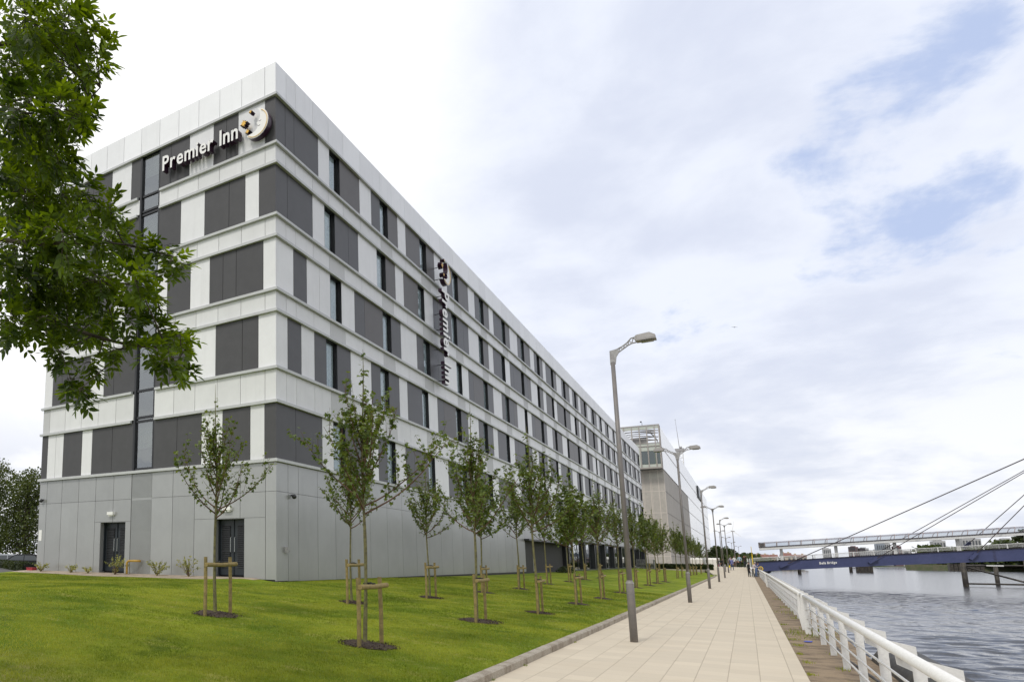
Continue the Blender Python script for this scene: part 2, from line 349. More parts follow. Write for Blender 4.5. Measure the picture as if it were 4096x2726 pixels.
# lawn
m = bpy.data.materials.new('lawn_turf'); m.use_nodes = True; t = m.node_tree; b = t.nodes['Principled BSDF']; b.inputs['Roughness'].default_value = .9; b.inputs['Specular IOR Level'].default_value = .15
tcn = t.nodes.new('ShaderNodeTexCoord'); O_ = tcn.outputs['Object']
mp = t.nodes.new('ShaderNodeMapping'); LK(t, O_, mp.inputs[0]); mp.inputs['Scale'].default_value = (.8, 1.3, 1); mp.inputs['Rotation'].default_value = (0, 0, R_(25))
c = MIXC(t, SSTEP(t, NOISE(t, mp.outputs[0], .55, 5, .6), .36, .62), (.130, .200, .008), (.255, .305, .018))
c = MIXC(t, MATH(t, 'MULTIPLY', SSTEP(t, NOISE(t, mp.outputs[0], 1.3, 6, .68), .54, .70), .8), c, (.42, .38, .11))
c = MIXC(t, MATH(t, 'MULTIPLY', SSTEP(t, NOISE(t, O_, .9, 5, .6), .58, .70), .75), c, (.045, .095, .006))
c = MIXC(t, MATH(t, 'MULTIPLY', SSTEP(t, NOISE(t, O_, 45, 3, .8), .35, .7), .5), c, MIXC(t, 1.0, c, (.55, .6, .4), 'MULTIPLY'))
vd = t.nodes.new('ShaderNodeVectorMath'); vd.operation = 'DISTANCE'; LK(t, O_, vd.inputs[0]); vd.inputs[1].default_value = (-6.6, 4.3, .4)
dry = MATH(t, 'MULTIPLY', SSTEP(t, vd.outputs['Value'], 2.0, .2), SSTEP(t, NOISE(t, O_, 1.6, 6, .7), .34, .62))
c = MIXC(t, MATH(t, 'MULTIPLY', dry, .8), c, (.30, .25, .10))
mp2 = t.nodes.new('ShaderNodeMapping'); LK(t, O_, mp2.inputs[0]); mp2.inputs['Scale'].default_value = (1, 1, 1)
c = MIXC(t, MATH(t, 'MULTIPLY', SSTEP(t, NOISE(t, mp2.outputs[0], 9, 5, .75), .52, .68), .5), c, (.30, .29, .06))
c = MIXC(t, MATH(t, 'MULTIPLY', SSTEP(t, NOISE(t, mp2.outputs[0], 6, 5, .75), .54, .68), .5), c, (.07, .125, .010))
LK(t, c, b.inputs['Base Color'])
bp = t.nodes.new('ShaderNodeBump'); bp.inputs['Distance'].default_value = .03; LK(t, NOISE(t, O_, 35, 4, .8), bp.inputs['Height']); LK(t, bp.outputs[0], b.inputs['Normal'])
lawn_m = m
mb = MB(); xs = [-26 + i * (23.03) / 70 for i in range(71)]; ysl = [-8 + j * .42 for j in range(67)]; ysl.append(20.0)
def grid(mb, xs, ys, zf):
    nx = len(xs)
    mb.add([(x, y, zf(x, y)) for y in ys for x in xs], [(j * nx + i, j * nx + i + 1, (j + 1) * nx + i + 1, (j + 1) * nx + i) for j in range(len(ys) - 1) for i in range(nx - 1)])
xs = [-25.9 + i * (22.93) / 80 for i in range(81)]; ysl = [-8 + 28 * j / 90 for j in range(91)]
grid(mb, xs, ysl, terr)
xs2 = [X0 + .02 + i * (-2.97 - X0 - .02) / 36 for i in range(37)]; ys2 = [20 + 97 * j / 150 for j in range(151)]
grid(mb, xs2, ys2, terr)
lawn = tag(mb.build('lawn', lawn_m, smooth=True), kind='structure')

# dirt/mulch circles come with the trees. footpath strip against the end wall
mb = MB(); pts = []
for i in range(33):
    x = -25.8 + i * (12.6) / 32; yb = 19.0 - .35 * math.sin((x + 25.8) / 12.6 * math.pi) + .5 * sst(-15.5, -13.4, x); pts.append((x, yb))
vs = []
for x, yb in pts: vs += [(x, yb, terr(x, yb) + .006), (x, (yb + 19.98) / 2, terr(x, (yb + 19.98) / 2) + .010), (x, 19.98, terr(x, 19.98) + .010)]
fs = []
for i in range(32): fs += [(3 * i, 3 * i + 3, 3 * i + 4, 3 * i + 1), (3 * i + 1, 3 * i + 4, 3 * i + 5, 3 * i + 2)]
mb.add(vs, fs); tag(mb.build('footpath', mat('footpath_gravel', (.40, .33, .25), .9, nscale=4, ncol=(.28, .22, .16), fine=(50, .2))), kind='structure')

# water
m = bpy.data.materials.new('river_water'); m.use_nodes = True; t = m.node_tree; b = t.nodes['Principled BSDF']
b.inputs['Base Color'].default_value = (.014, .016, .020, 1); b.inputs['Roughness'].default_value = .07; b.inputs['IOR'].default_value = 1.4; b.inputs['Specular IOR Level'].default_value = .62
tcn = t.nodes.new('ShaderNodeTexCoord'); O_ = tcn.outputs['Object']
mp = t.nodes.new('ShaderNodeMapping'); LK(t, O_, mp.inputs[0]); mp.inputs['Scale'].default_value = (.42, 1.0, 1); mp.inputs['Rotation'].default_value = (0, 0, R_(-12))
h = MATH(t, 'ADD', MATH(t, 'MULTIPLY', NOISE(t, mp.outputs[0], .42, 5, .60, .9), 1.0), MATH(t, 'MULTIPLY', NOISE(t, mp.outputs[0], 3.2, 3, .6, .4), .16))
mpw = t.nodes.new('ShaderNodeMapping'); LK(t, O_, mpw.inputs[0]); mpw.inputs['Scale'].default_value = (.9, .5, 1); mpw.inputs['Rotation'].default_value = (0, 0, R_(48))
h = MATH(t, 'ADD', h, MATH(t, 'MULTIPLY', NOISE(t, mpw.outputs[0], .8, 3, .55, .5), .35))
patch = SSTEP(t, NOISE(t, O_, .06, 3, .5), .30, .62)
bp = t.nodes.new('ShaderNodeBump'); bp.inputs['Strength'].default_value = 1.0
LK(t, h, bp.inputs['Height']); spw = t.nodes.new('ShaderNodeSeparateXYZ'); LK(t, O_, spw.inputs[0]); calm = SSTEP(t, MATH(t, 'ADD', spw.outputs[1], MATH(t, 'MULTIPLY', patch, -20)), 40, 100)
LK(t, MATH(t, 'MULTIPLY_ADD', calm, .12, .04), b.inputs['Roughness'])
LK(t, MATH(t, 'MULTIPLY_ADD', calm, -.02, MATH(t, 'MULTIPLY_ADD', patch, .02, .05)), bp.inputs['Distance']); LK(t, bp.outputs[0], b.inputs['Normal'])
mb = MB(); wx0, wx1, wy0, wy1 = 1.5, 96.0, 3.0, 165.0
def wave(x, y):
    f = sst(wy1, 30, y) ** 1.3 * sst(wx1, wx1 - 25, x)
    if f <= 0: return -1.6
    g = .55 + .9 * max(0, .5 + mnoise.noise(Vector((x * .05, y * .035, 4))))
    c1, s1 = .985, .17; u, v = x * c1 - y * s1, x * s1 + y * c1
    h = .070 * mnoise.noise(Vector((u * .34, v * .80, 0))) + .062 * mnoise.noise(Vector((u * .75 + 3, v * 1.9 - u * .25, 7))) + .026 * mnoise.noise(Vector((u * 2.0, v * 3.6, 2)))
    return -1.6 + h * f * g * 1.35
xs = [wx0]; 
while xs[-1] < wx1: xs.append(min(wx1, xs[-1] + max(.16, xs[-1] * .016)))
ys = [wy0]
while ys[-1] < wy1: ys.append(min(wy1, ys[-1] + (.13 if ys[-1] < 55 else .13 + (ys[-1] - 55) * .006)))
grid(mb, xs, ys, wave)
mb.add([(wx0, wy1, -1.6), (wx1, wy1, -1.6), (3500, wy1, -1.6), (3500, 6000, -1.6), (wx0, 6000, -1.6), (wx1, -300, -1.6), (3500, -300, -1.6), (wx0, -300, -1.6), (wx1, wy0, -1.6), (wx0, wy0, -1.6)],
       [(0, 1, 2, 3, 4), (5, 6, 2, 1, 8), (7, 5, 8, 9)])
tag(mb.build('river', m, smooth=True), kind='structure')

# ================================================================== HOTEL
FL = [dict(z0=5.00, z1=6.96), dict(z0=8.31, z1=10.28), dict(z0=11.20, z1=13.11), dict(z0=14.06, z1=15.97), dict(z0=16.89, z1=18.72)]
BANDS = [(7.09, 8.18), (10.41, 11.07), (13.24, 13.93), (16.10, 16.76)]
LEDGES = [5.00, 7.09, 8.31, 10.41, 11.20, 13.24, 14.06, 16.10, 16.89, 18.85]
hotel = thing('hotel_building', 'long six storey hotel clad in white, charcoal and silver panels beside the riverside lawn', 'building', (X0, Y0, .7))
HO = Vector((X0, Y0, .7))
def fbox(mb, side, u0, u1, w0, w1, z0, z1, mi=0):
    if side == 'R': mb.box(X0 + w0, X0 + w1, Y0 + u0, Y0 + u1, z0, z1, mi)
    else: mb.box(X0 - u1, X0 - u0, Y0 - w1, Y0 - w0, z0, z1, mi)
def hbuild(mb, name, mats, parent=None, **k):
    o = mb.build(name, mats, hotel if parent is None else parent, **k)
    o.matrix_parent_inverse = Matrix.Translation(-HO) if parent is None else Matrix.Identity(4)
    return o
SEQ_R = {
4: "0 D,.69 D,1.34 D,3.27 W,4.23 G,5.18 B,7.12 W,8.36 D,9.34 G,10.27 B,11.48 W,12.52 B,14.49 G,15.46 B,16.67 W,18.73 D,19.74 G,20.75 B,22.69 W,24.01 D,25 G,25.95 B,27.17 W,28.21 D,30.28 G,31.23 B,32.42 W,34.6 D,35.61 G,36.65 B,38.55 W,39.9 D,40.87 G,41.85 B,43 W,44.12 D,46.23 G,47.19 B,48.4 W,50.6 D,51.45 G,52.48 B,54.39 W,55.83 D,56.94 G,57.88 B,58.89 W,60.23 B,62.3 G,63.3 B,64.16 W,66.44 D,67.4 G,68.44 B,70.22 W,71.96 D,72.9 G,73.9 W,76.32 B,78.1 G,79.14 W,82.31 B,83.3 G",
3: "0 D,.82 D,2.75 W,3.74 G,4.65 D,5.9 D,6.87 W,8.85 G,9.86 B,11.01 W,12.05 B,14.0 G,14.92 W,16.23 D,17 D,19.27 G,20.24 D,21.45 D,22.42 W,24.51 G,25.48 B,26.67 W,27.75 D,29.79 G,30.74 W,32 D,33 D,35.24 G,36.12 D,37.3 B,38.3 W,40.48 G,41.37 B,42.6 W,43.7 B,45.9 G,46.8 W,48 B,51.04 G,51.91 B,54.18 W,56.26 G,57.27 B,58.53 W,59.46 B,61.59 G,62.6 W,63.88 B,66.9 G,67.98 B,69.9 W,72.1 G",
2: "0 W,1.24 D,2.24 W,3.25 W,4.16 G,5.16 W,6.39 D,7.39 B,9.36 G,10.33 D,11.5 W,13.6 D,14.56 G,15.5 D,16.75 D,17.78 W,19.84 G,20.8 W,22.05 D,23.02 B,25.13 G,26.08 D,27.31 W,29.38 D,30.32 G,31.28 D,32.54 B,33.52 W,35.7 G,36.6 W,37.9 D,38.95 B,41.1 G,42.1 D,43.2 W,45.34 B,46.4 G,47.3 B,49.47 W,51.67 G,52.61 B,54.82 B,57 G,58.05 D,58.98 W,61.35 B,62.29 G,63.24 B,65.5 W,67.54 G,68.46 W,69.85 B,72.77 G",
1: "0 W,.8 D,1.79 W,2.79 D,3.75 G,4.69 D,5.92 W,7.95 D,8.94 G,9.9 D,11.13 W,12.14 D,14.12 G,15.02 W,16.36 D,17.39 B,19.39 G,20.34 D,21.61 W,23.7 D,24.7 G,25.65 D,26.87 W,27.93 D,30.01 G,30.9 W,32.23 D,33.31 D,35.24 G,36.2 D,37.5 W,39.6 D,40.6 G,41.5 D,42.8 W,43.8 D,46.1 G,47 W,48.07 D,51.2 G,52.11 D,53.33 W,55.56 D,56.64 G,57.58 D,58.63 W,59.71 D,62 G",
0: "0 D,1.34 D,3.34 W,4.26 G,5.3 D,7.22 W,8.52 D,9.5 G,10.46 W,11.7 D,12.78 B,14.7 G,15.66 W,17.72 D,19.95 G,20.95 D,22.2 W,23.6 D,25.2 G,26.2 W,27.6 D,28.6 D,30.45 G,31.4 W,33.46 D,35.7 G,36.7 D,38.83 W,39.9 D,41 G,42 D,43.18 W,44.9 D,46.3 G"}
SEQ_L = {
4: "0 D,.46 W,1.7 D,2.27 D,2.91 W,4.15 D,5.16 D,5.76 S,6.9 D,7.45 W,8.66 D,9.88 D,10.51 W,11.6 D,12.2 W",
3: "0 D,.73 W,1.36 D,2.12 D,3.32 W,4.56 D,5.76 S,6.9 D,8.1 W,9.2 D,10.3 W,11.4 D",
2: "0 W,.54 D,1.76 D,2.38 D,3.02 W,3.99 D,5.21 W,5.76 S,6.9 D,7.6 W,8.3 D,9.5 D,10.7 W,11.6 D",
1: "0 W,.75 D,1.46 D,2.69 W,3.99 D,5.0 D,5.76 S,6.9 D,8.14 D,8.74 W,9.63 D,10.89 D,11.5 D,12.13 W",
0: "0 D,.48 W,1.09 D,2.33 W,3.32 D,4.54 D,5.76 S,6.9 D,8.11 D,9.34 W,9.98 D,11.21 W,11.73 W,12.28 D"}
def parse(s): return [(float(a.split()[0]), a.split()[1]) for a in s.split(',')]
rr = random.Random(11); FR = {}
for fl, s in SEQ_R.items():
    q = parse(s); last = q[-1][0]; u = last + 1.0
    k = 0
    while u < BL - 1.2:
        c1 = rr.choice('DB'); g = [(u, c1), (u + 1.15, 'W'), (u + 2.2, rr.choice('DBB')), (u + 4.25, 'G')] if rr.random() < .6 else [(u, 'W'), (u + 1.3, rr.choice('DB')), (u + 4.25, 'G')]
        g = [a for a in g if a[0] < BL - 1]; q += g; u += 5.25
    FR[fl] = q
GAP = .009
class Panels(MB):
    def build_all(s, name, stuffname, m):
        n = len(s.v) // 8; it = sorted(range(n), key=lambda i: (Vector(s.v[8 * i]) - Vector((0, 0, 1.6))).length / (.3 + abs(s.v[8 * i][0] - s.v[8 * i + 6][0]) + abs(s.v[8 * i][1] - s.v[8 * i + 6][1])) ** .5)
        F8 = [(0, 3, 2, 1), (4, 5, 6, 7), (0, 1, 5, 4), (1, 2, 6, 5), (2, 3, 7, 6), (3, 0, 4, 7)]
        for i in it[:98]:
            mb = MB(); mb.add(s.v[8 * i:8 * i + 8], F8); o = mb.build(name, m, hotel, origin=s.v[8 * i]); o.location = Vector(s.v[8 * i]) - HO
        if it[98:]:
            mb = MB()
            for i in it[98:]: mb.add(s.v[8 * i:8 * i + 8], F8)
            tag(hbuild(mb, stuffname, m), kind='stuff')
wp, dp, brp, bandp, ventp, basep, parp = [Panels() for _ in range(7)]
pm = {'W': wp, 'D': dp, 'B': brp}
wlist = []
for fl in range(5):
    z0, z1 = FL[fl]['z0'], FL[fl]['z1']
    for side, q, L in (('R', FR[fl], BL), ('L', parse(SEQ_L[fl]), BW)):
        for i, (u, k) in enumerate(q):
            u1 = q[i + 1][0] if i + 1 < len(q) else L
            if k in pm:
                a, bq = u + GAP, u1 - GAP
                if i == 0: a = (0.0 if side == 'L' else .003)
                fbox(pm[k], side, a, bq, -.05, 0.0 if i or side == 'L' else -.001, z0 + .002, z1 - .002)
            elif k == 'G': wlist.append((fl, u, u1))
PJ = [.75, 1.45, 2.78, 4.13, 5.48, 7.17, 8.88]
cyc = [4.13, 5.48, 7.17, 8.88]
RJ = [0, .72, 1.42]
u = 2.78
RJ.append(u)
k = 0
while True:
    base = 4.12 + 5.25 * k
    for d in (0, 1.35, 3.05):
        if base + d < BL - .8: RJ.append(base + d)
    k += 1
    if base > BL: break
RJ.append(BL)
LJ = [0, .46] + [.46 + 1.07 * i for i in range(1, 12)] + [BW]
for bi, (z0, z1) in enumerate(BANDS):
    for i in range(len(RJ) - 1):
        isv = i >= 4 and (i - 4) % 3 == 0
        if bi == 3 and i < 5: isv = False
        fbox(ventp if isv else bandp, 'R', RJ[i] + (GAP if i > 0 else .003), RJ[i + 1] - GAP, -.05, -.001, z0 + .002, z1 - .002)
    for i in range(len(LJ) - 1):
        a, bq = LJ[i] + GAP * (i > 0), LJ[i + 1] - GAP
        if a < 5.76 < bq: bq = 5.76
        if a < 6.9 < bq: a = 6.9
        if a >= 5.75 and bq <= 6.91: continue
        fbox(ventp if (bi == 0 and i == len(LJ) - 2) else bandp, 'L', a, bq, -.05, 0, z0 + .002, z1 - .002)
for i in range(len(RJ) - 1): fbox(parp, 'R', RJ[i] + GAP * (i > 0), RJ[i + 1] - GAP, -.05, .028, 18.852, 20.12)
for i in range(len(LJ) - 1): fbox(parp, 'L', LJ[i] + (GAP if i else -.026), LJ[i + 1] - GAP, -.05, .028, 18.852, 20.12)
# ground storey, silver
GJ = [0, .78, 1.50, 2.91, 4.34, 5.75, 7.5, 9.28, 11.0, 12.72, 14.45, 16.17, 17.93, 19.68, 21.43, 23.2, 24.95, 26.7, 28.45, 30.2, 31.9, 33.6]
for i in range(len(GJ) - 1):
    a, bq = GJ[i] + (GAP if i else .003), GJ[i + 1] - GAP
    fbox(basep, 'R', a, bq, -.05, -.001, 3.855, 4.86); fbox(basep, 'R', a, bq, -.05, -.001, .80 - .0018 * 5 * i, 3.843)
u = 33.6
while u < BL - 1:
    u1 = min(u + 1.75, BL); fbox(basep, 'R', u + GAP, u1 - GAP, -.05, -.001, 3.40 if u > 48 else 3.08, 4.86); u = u1
louv = MB()
GL = [0, .44, 1.515, 2.54, 3.61, 4.69, 5.79, 6.9, 7.93, 9.0, 10.07, 11.17, 12.19, BW]
D2, D1 = (1.32, 2.64), (7.18, 8.65)
for i in range(len(GL) - 1):
    a, bq = GL[i] + GAP * (i > 0), GL[i + 1] - GAP
    if abs(GL[i] - 5.79) < .01:
        fbox(louv, 'L', a, bq, -.08, -.016, .85, 4.86)
        z = .86
        while z < 4.84:
            if not (3.80 < z < 3.87): louv.prism([(X0 - bq, Y0 + .04, z), (X0 - bq, Y0 - .0, z + .012), (X0 - bq, Y0 - .0, z + .020), (X0 - bq, Y0 + .04, z + .030)], (bq - a, 0, 0))
            z += .044
        continue
    fbox(basep, 'L', a, bq, -.05, 0, 3.855, 4.86)
    zl = .84
    for d0, d1 in (D1, D2):
        if bq > d0 and a < d1:
            # over the door, then the slips beside it
            fbox(basep, 'L', a, bq, -.05, 0, 2.96, 3.843)
            if a < d0: fbox(basep, 'L', a, d0, -.05, 0, zl, 2.95)
            if bq > d1: fbox(basep, 'L', d1, bq, -.05, 0, zl, 2.95)
            break
    else: fbox(basep, 'L', a, bq, -.05, 0, zl, 3.843)
# backing core (dark) with recesses for windows: built as strips
core = MB()
core.box(X0 - BW, X0 - .35, Y0 + .35, Y0 + BL, .5, 19.9)
core.box(X0 - BW, X0 - BW + .25, Y0 + .02, Y0 + .35, .5, 19.9)
core.box(X0 - .35, X0 - .02, Y0 + BL - .3, Y0 + BL - .02, 3.4, 19.9)
def wallstrip(side, u0, u1, z0, z1): fbox(core, side, u0, u1, -.35, -.052, z0, z1)
for z0, z1 in [(18.72, 20.0), (15.97, 16.89), (13.11, 14.06), (10.28, 11.20), (6.96, 8.31), (3.45, 5.0)]:
    wallstrip('R', 0.06, BL - .3, z0, z1)
    wallstrip('L', .36, 5.76, z0, z1); wallstrip('L', 6.9, BW - .26, z0, z1)
wallstrip('R', .06, 36.2, .5, 3.45)
wallstrip('L', .36, D2[0], .5, 3.45); wallstrip('L', D2[1], D1[0], .5, 3.45); wallstrip('L', D1[1], BW - .26, .5, 3.45)
wallstrip('L', D2[0], D2[1], 2.95, 3.45); wallstrip('L', D1[0], D1[1], 2.95, 3.45)
for fl in range(5):
    z0, z1 = FL[fl]['z0'], FL[fl]['z1']; g = [w for w in wlist if w[0] == fl]; u = .06
    for _, a, bq in g: wallstrip('R', u, a, z0, z1); u = bq
    wallstrip('R', u, BL - .3, z0, z1)
    wallstrip('L', .36, 5.76, z0, z1); wallstrip('L', 6.9, BW - .26, z0, z1)
hbuild(core, 'wall', joint_m)
wp.build_all('white_panel', 'white_panels', white_clad); dp.build_all('charcoal_panel', 'charcoal_panels', dark_clad); brp.build_all('umber_panel', 'umber_panels', brown_clad)
bandp.build_all('spandrel_panel', 'spandrel_panels', band_clad); ventp.build_all('vent_panel', 'vent_panels', vent_clad); basep.build_all('silver_panel', 'silver_panels', silver_clad)
parp.build_all('parapet_panel', 'parapet_panels', parapet_clad); hbuild(louv, 'louvre_panel', silver_clad)
mb = MB(); mb.box(X0 - BW, X0 - .06, Y0 + .06, Y0 + BL, 19.9, 20.0); hbuild(mb, 'roof', silver_clad)
# far-side skins so the block is closed from other positions
mb = MB(); mb.box(X0 - BW - .03, X0 - BW - .002, Y0 + .06, Y0 + BL, .6, 20.1); mb.box(X0 - BW, X0 - .002, Y0 + BL + .002, Y0 + BL + .05, 3.4, 20.1); hbuild(mb, 'rear_cladding', silver_clad)
for z in LEDGES:
    mb = MB(); w = .11
    top = z; sl = .03
    # right facade run and left facade run(s), mitred at the corner; slight slope on top
    def ledge_run(pts):   # pts: list of (wallpoint, outerpoint)
        vs = []; fs = []
        for (ix, iy), (ox, oy) in pts: vs += [(ix, iy, top - .13), (ox, oy, top - .13), (ox, oy, top - sl), (ix, iy, top)]
        n = len(pts)
        for i in range(n - 1):
            for k in range(4): fs.append((4 * i + k, 4 * i + (k + 1) % 4, 4 * i + 4 + (k + 1) % 4, 4 * i + 4 + k))
        fs += [(3, 2, 1, 0), tuple(4 * (n - 1) + k for k in range(4))]
        mb.add(vs, fs)
    e = .003
    def Lp(u): return ((X0 - u, Y0 - e), (X0 - u, Y0 - w))
    corner = ((X0 + e, Y0 - e), (X0 + w, Y0 - w)); endR = ((X0 + e, Y0 + BL + .1), (X0 + w, Y0 + BL + .1))
    if z == 5.0: ledge_run([Lp(BW + .08), corner, endR])
    elif z == 18.85: ledge_run([Lp(BW + .08), corner, endR])
    else: ledge_run([Lp(5.70), corner, endR]); ledge_run([Lp(BW + .08), Lp(6.98)])
    hbuild(mb, 'ledge', ledge_m)
# windows of the long facade: window > pane, curtain
order = sorted(wlist, key=lambda w: w[1]); main, rest = order[:99], order[99:]
def window_parts(fl, a, bq, f, g, c):
    z0, z1 = FL[fl]['z0'], FL[fl]['z1']; W = bq - a; dpt = .115
    for (u0, u1, za, zb) in ((0, .05, z0, z1), (W - .05, W, z0, z1), (.05, W - .05, z0, z0 + .05), (.05, W - .05, z1 - .06, z1)):
        f.box(-dpt - .05, -dpt, u0, u1, za, zb)
    f.box(-dpt - .0, -.004, W - .012, W - .001, z0 + .002, z1 - .002)   # far reveal
    f.box(-dpt, -.004, .001, .012, z0 + .002, z1 - .002)
    f.box(-dpt, -.004, .012, W - .012, z1 - .014, z1 - .002)
    f.box(-dpt, -.004, .012, W - .012, z0 + .001, z0 + .012)
    g.box(-dpt - .03, -dpt - .022, .05, W - .05, z0 + .05, z1 - .06)
    r0 = .05; n = 11; cw = W * (.72 + .2 * ((fl * 7 + int(a * 3)) % 5) / 4) - .05
    for k in range(n):
        ua = r0 + cw * k / n; ub = r0 + cw * (k + 1) / n; dd = .012 if k % 2 else 0
        c.box(-dpt - .042 - dd, -dpt - .036 - dd, ua, ub, z0 + .05, z1 - .08)
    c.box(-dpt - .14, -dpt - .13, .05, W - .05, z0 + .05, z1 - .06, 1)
for fl, a, bq in main:
    f, g, c = MB(), MB(), MB(); window_parts(fl, a, bq, f, g, c)
    fo = f.build('window', frame_m, hotel); fo.location = Vector((X0, Y0 + a, 0)) - HO
    g.build('pane', win_glass, fo); c.build('curtain', [curtain_m, room_m], fo)
f, g, c = MB(), MB(), MB()
for fl, a, bq in rest:
    f2, g2, c2 = MB(), MB(), MB(); window_parts(fl, a, bq, f2, g2, c2)
    for d, s in ((f, f2), (f, g2), (f, c2)):
        d.add([(x + X0, y + Y0 + a, z) for x, y, z in s.v], s.f, 0 if s is f2 else (1 if s is g2 else 2))
tag(hbuild(f, 'windows', [frame_m, win_glass, curtain_m]), kind='stuff')
# stair glazing in the end wall
mb = MB(); fbox(mb, 'L', 5.78, 5.85, -.12, -.02, 5.0, 18.84); fbox(mb, 'L', 6.78, 6.88, -.12, .03, 5.0, 18.84)
for z in (5.0, 6.96, 7.12, 8.24, 10.28, 10.42, 11.1, 13.11, 13.26, 13.98, 15.97, 16.12, 16.82, 18.72):
    fbox(mb, 'L', 5.85, 6.78, -.10, -.02, z, z + .09)
stair = hbuild(mb, 'stair_window', frame_m)
mb = MB(); fbox(mb, 'L', 5.85, 6.78, -.075, -.065, 5.0, 18.8); p = hbuild(mb, 'pane', stair_glass, stair); p.location = (0, 0, 0)
mb = MB()
for fl in range(5): fbox(mb, 'L', 5.85, 6.78, -.2, -.19, FL[fl]['z0'] + .9, FL[fl]['z1'])
hbuild(mb, 'blind', blind_m, stair)
# end wall doors
for (d0, d1), wl in ((D1, 7.97), (D2, 2.03)):
    mb = MB(); fbox(mb, 'L', d0, d1, -.33, -.30, .95, 2.95)
    for u in (d0, d1 - .05): fbox(mb, 'L', u, u + .05, -.30, -.2, .95, 2.95)
    mid = (d0 + d1) / 2; fbox(mb, 'L', mid - .01, mid + .01, -.30, -.262, .95, 2.95)
    do = hbuild(mb, 'door', door_m)
    for a, bq in ((d0 + .13, mid - .16), (mid + .16, d1 - .13)):
        mb = MB(); mb.box(X0 - bq - .01, X0 - a + .01, Y0 + .292, Y0 + .299, 1.2, 2.74); z = 1.22
        while z < 2.7:
            if not 1.78 < z < 1.90:
                mb.prism([(X0 - bq, Y0 + .295, z), (X0 - bq, Y0 + .255, z), (X0 - bq, Y0 + .262, z + .022), (X0 - bq, Y0 + .295, z + .05)], (bq - a, 0, 0))
            z += .068
        hbuild(mb, 'louvre', frame_m, do)
    for s in (-1, 1):
        mb = MB(); x = X0 - mid + s * .09; y = Y0 + .2
        mb.tube([(x, y + .06, 1.75), (x, y, 1.77), (x, y, 2.28), (x, y + .06, 2.30)], .014, 8); hbuild(mb, 'handle', steel_m, do)
    # reveals
    mb = MB(); fbox(mb, 'L', d0 - .0, d0 + .012, -.33, -.004, .9, 2.95); fbox(mb, 'L', d1 - .012, d1, -.33, -.004, .9, 2.95); fbox(mb, 'L', d0, d1, -.33, -.004, 2.938, 2.95)
    hbuild(mb, 'door_reveal', silver_clad)
    mb = MB(); mb.box(X0 - wl - .17, X0 - wl + .17, Y0 - .14, Y0, 3.24, 3.36); mb.box(X0 - wl - .13, X0 - wl + .13, Y0 - .11, Y0, 3.19, 3.24); hbuild(mb, 'wall_light', letter_face)
def dome(mb, c, r, seg=12):
    c = Vector(c); rings = 7; vs = []; fs = []
    for i in range(rings + 1):
        th = math.pi * i / rings
        for k in range(seg):
            a = 2 * math.pi * k / seg; vs.append(c + Vector((math.sin(th) * math.cos(a), math.sin(th) * math.sin(a), math.cos(th))) * r)
    for i in range(rings):
        for k in range(seg): fs.append((i * seg + k, (i + 1) * seg + k, (i + 1) * seg + (k + 1) % seg, i * seg + (k + 1) % seg))
    mb.add(vs, fs)
for c in ((X0 + .12, Y0 + 1.0, 3.72), (X0 - 12.42, Y0 - .12, 3.99)):
    mb = MB(); dome(mb, c, .085)
    if c[0] > X0: mb.tube([(X0, c[1], c[2] + .05), (c[0], c[1], c[2] + .05)], .03)
    else: mb.tube([(c[0], Y0, c[2] + .05), (c[0], c[1], c[2] + .05)], .03)
    hbuild(mb, 'security_camera', frame_m, smooth=True)
mb = MB(); mb.box(X0, X0 + .12, Y0 + .50, Y0 + .72, 1.75, 1.95); hbuild(mb, 'utility_box', galv)
mb = MB(); mb.box(X0 - 12.62, X0 - 12.42, Y0 - .012, Y0, 2.2, 2.68); no = hbuild(mb, 'notice', letter_face)
# base flashing
mb = MB(); mb.box(X0 - 1.3, X0 + .02, Y0 - .02, Y0 + .02, .74, .80); mb.box(X0 - .02, X0 + .02, Y0 + .02, Y0 + 36, .5, .78)
hbuild(mb, 'plinth', joint_m)
# lobby storey: recessed glazing behind columns
lob = MB()
lob.box(X0 - .34, X0 - .04, Y0 + 36.2, Y0 + 36.5, .5, 3.2); lob.box(X0 - .8, X0 + .35, Y0 + 33.4, Y0 + 48.6, 3.0, 3.12)
lob.box(X0 - 2.2, X0 - .05, Y0 + 48.2, Y0 + 48.5, .5, 3.4)
k = 0; ucol = [49.6, 57.5, 63.3, 70.0, 76.7, 83.3, 89.6, 95.8, 101.9, 108.9, BL - .35]
for u in ucol: lob.box(X0 - .42, X0 - .05, Y0 + u - .18, Y0 + u + .18, .5, 3.42)
for i in range(len(ucol) - 1):
    a, bq = ucol[i], ucol[i + 1]
    for q in (1 / 3, 2 / 3): lob.box(X0 - .38, X0 - .28, Y0 + a + (bq - a) * q - .04, Y0 + a + (bq - a) * q + .04, .7, 3.42)
lob.box(X0 - .42, X0 - .02, Y0 + 48.5, Y0 + BL, .55, .78); lob.box(X0 - .40, X0 - .25, Y0 + 48.5, Y0 + BL, 3.30, 3.42)
lob.box(X0 - .1, X0 + .12, Y0 + 48.4, Y0 + BL, 3.42, 3.5)
lb = hbuild(lob, 'lobby_frame', frame_m)
mb = MB(); mb.box(X0 - 2.2, X0 - 2.1, Y0 + 36.2, Y0 + 48.4, .5, 3.2); hbuild(mb, 'entrance_wall', mat('entrance_dark', (.012, .012, .013), .5, spec=.2), lb)
mb = MB(); mb.box(X0 - 2.1, X0 - .1, Y0 + 36.3, Y0 + 48.2, .5, .74); hbuild(mb, 'entrance_floor', mat('entrance_floor', (.08, .075, .07), .8), lb)
mb = MB(); mb.box(X0 - .33, X0 - .32, Y0 + 48.6, Y0 + BL - .3, .78, 3.3); hbuild(mb, 'pane', shop_glass, lb)
mb = MB()
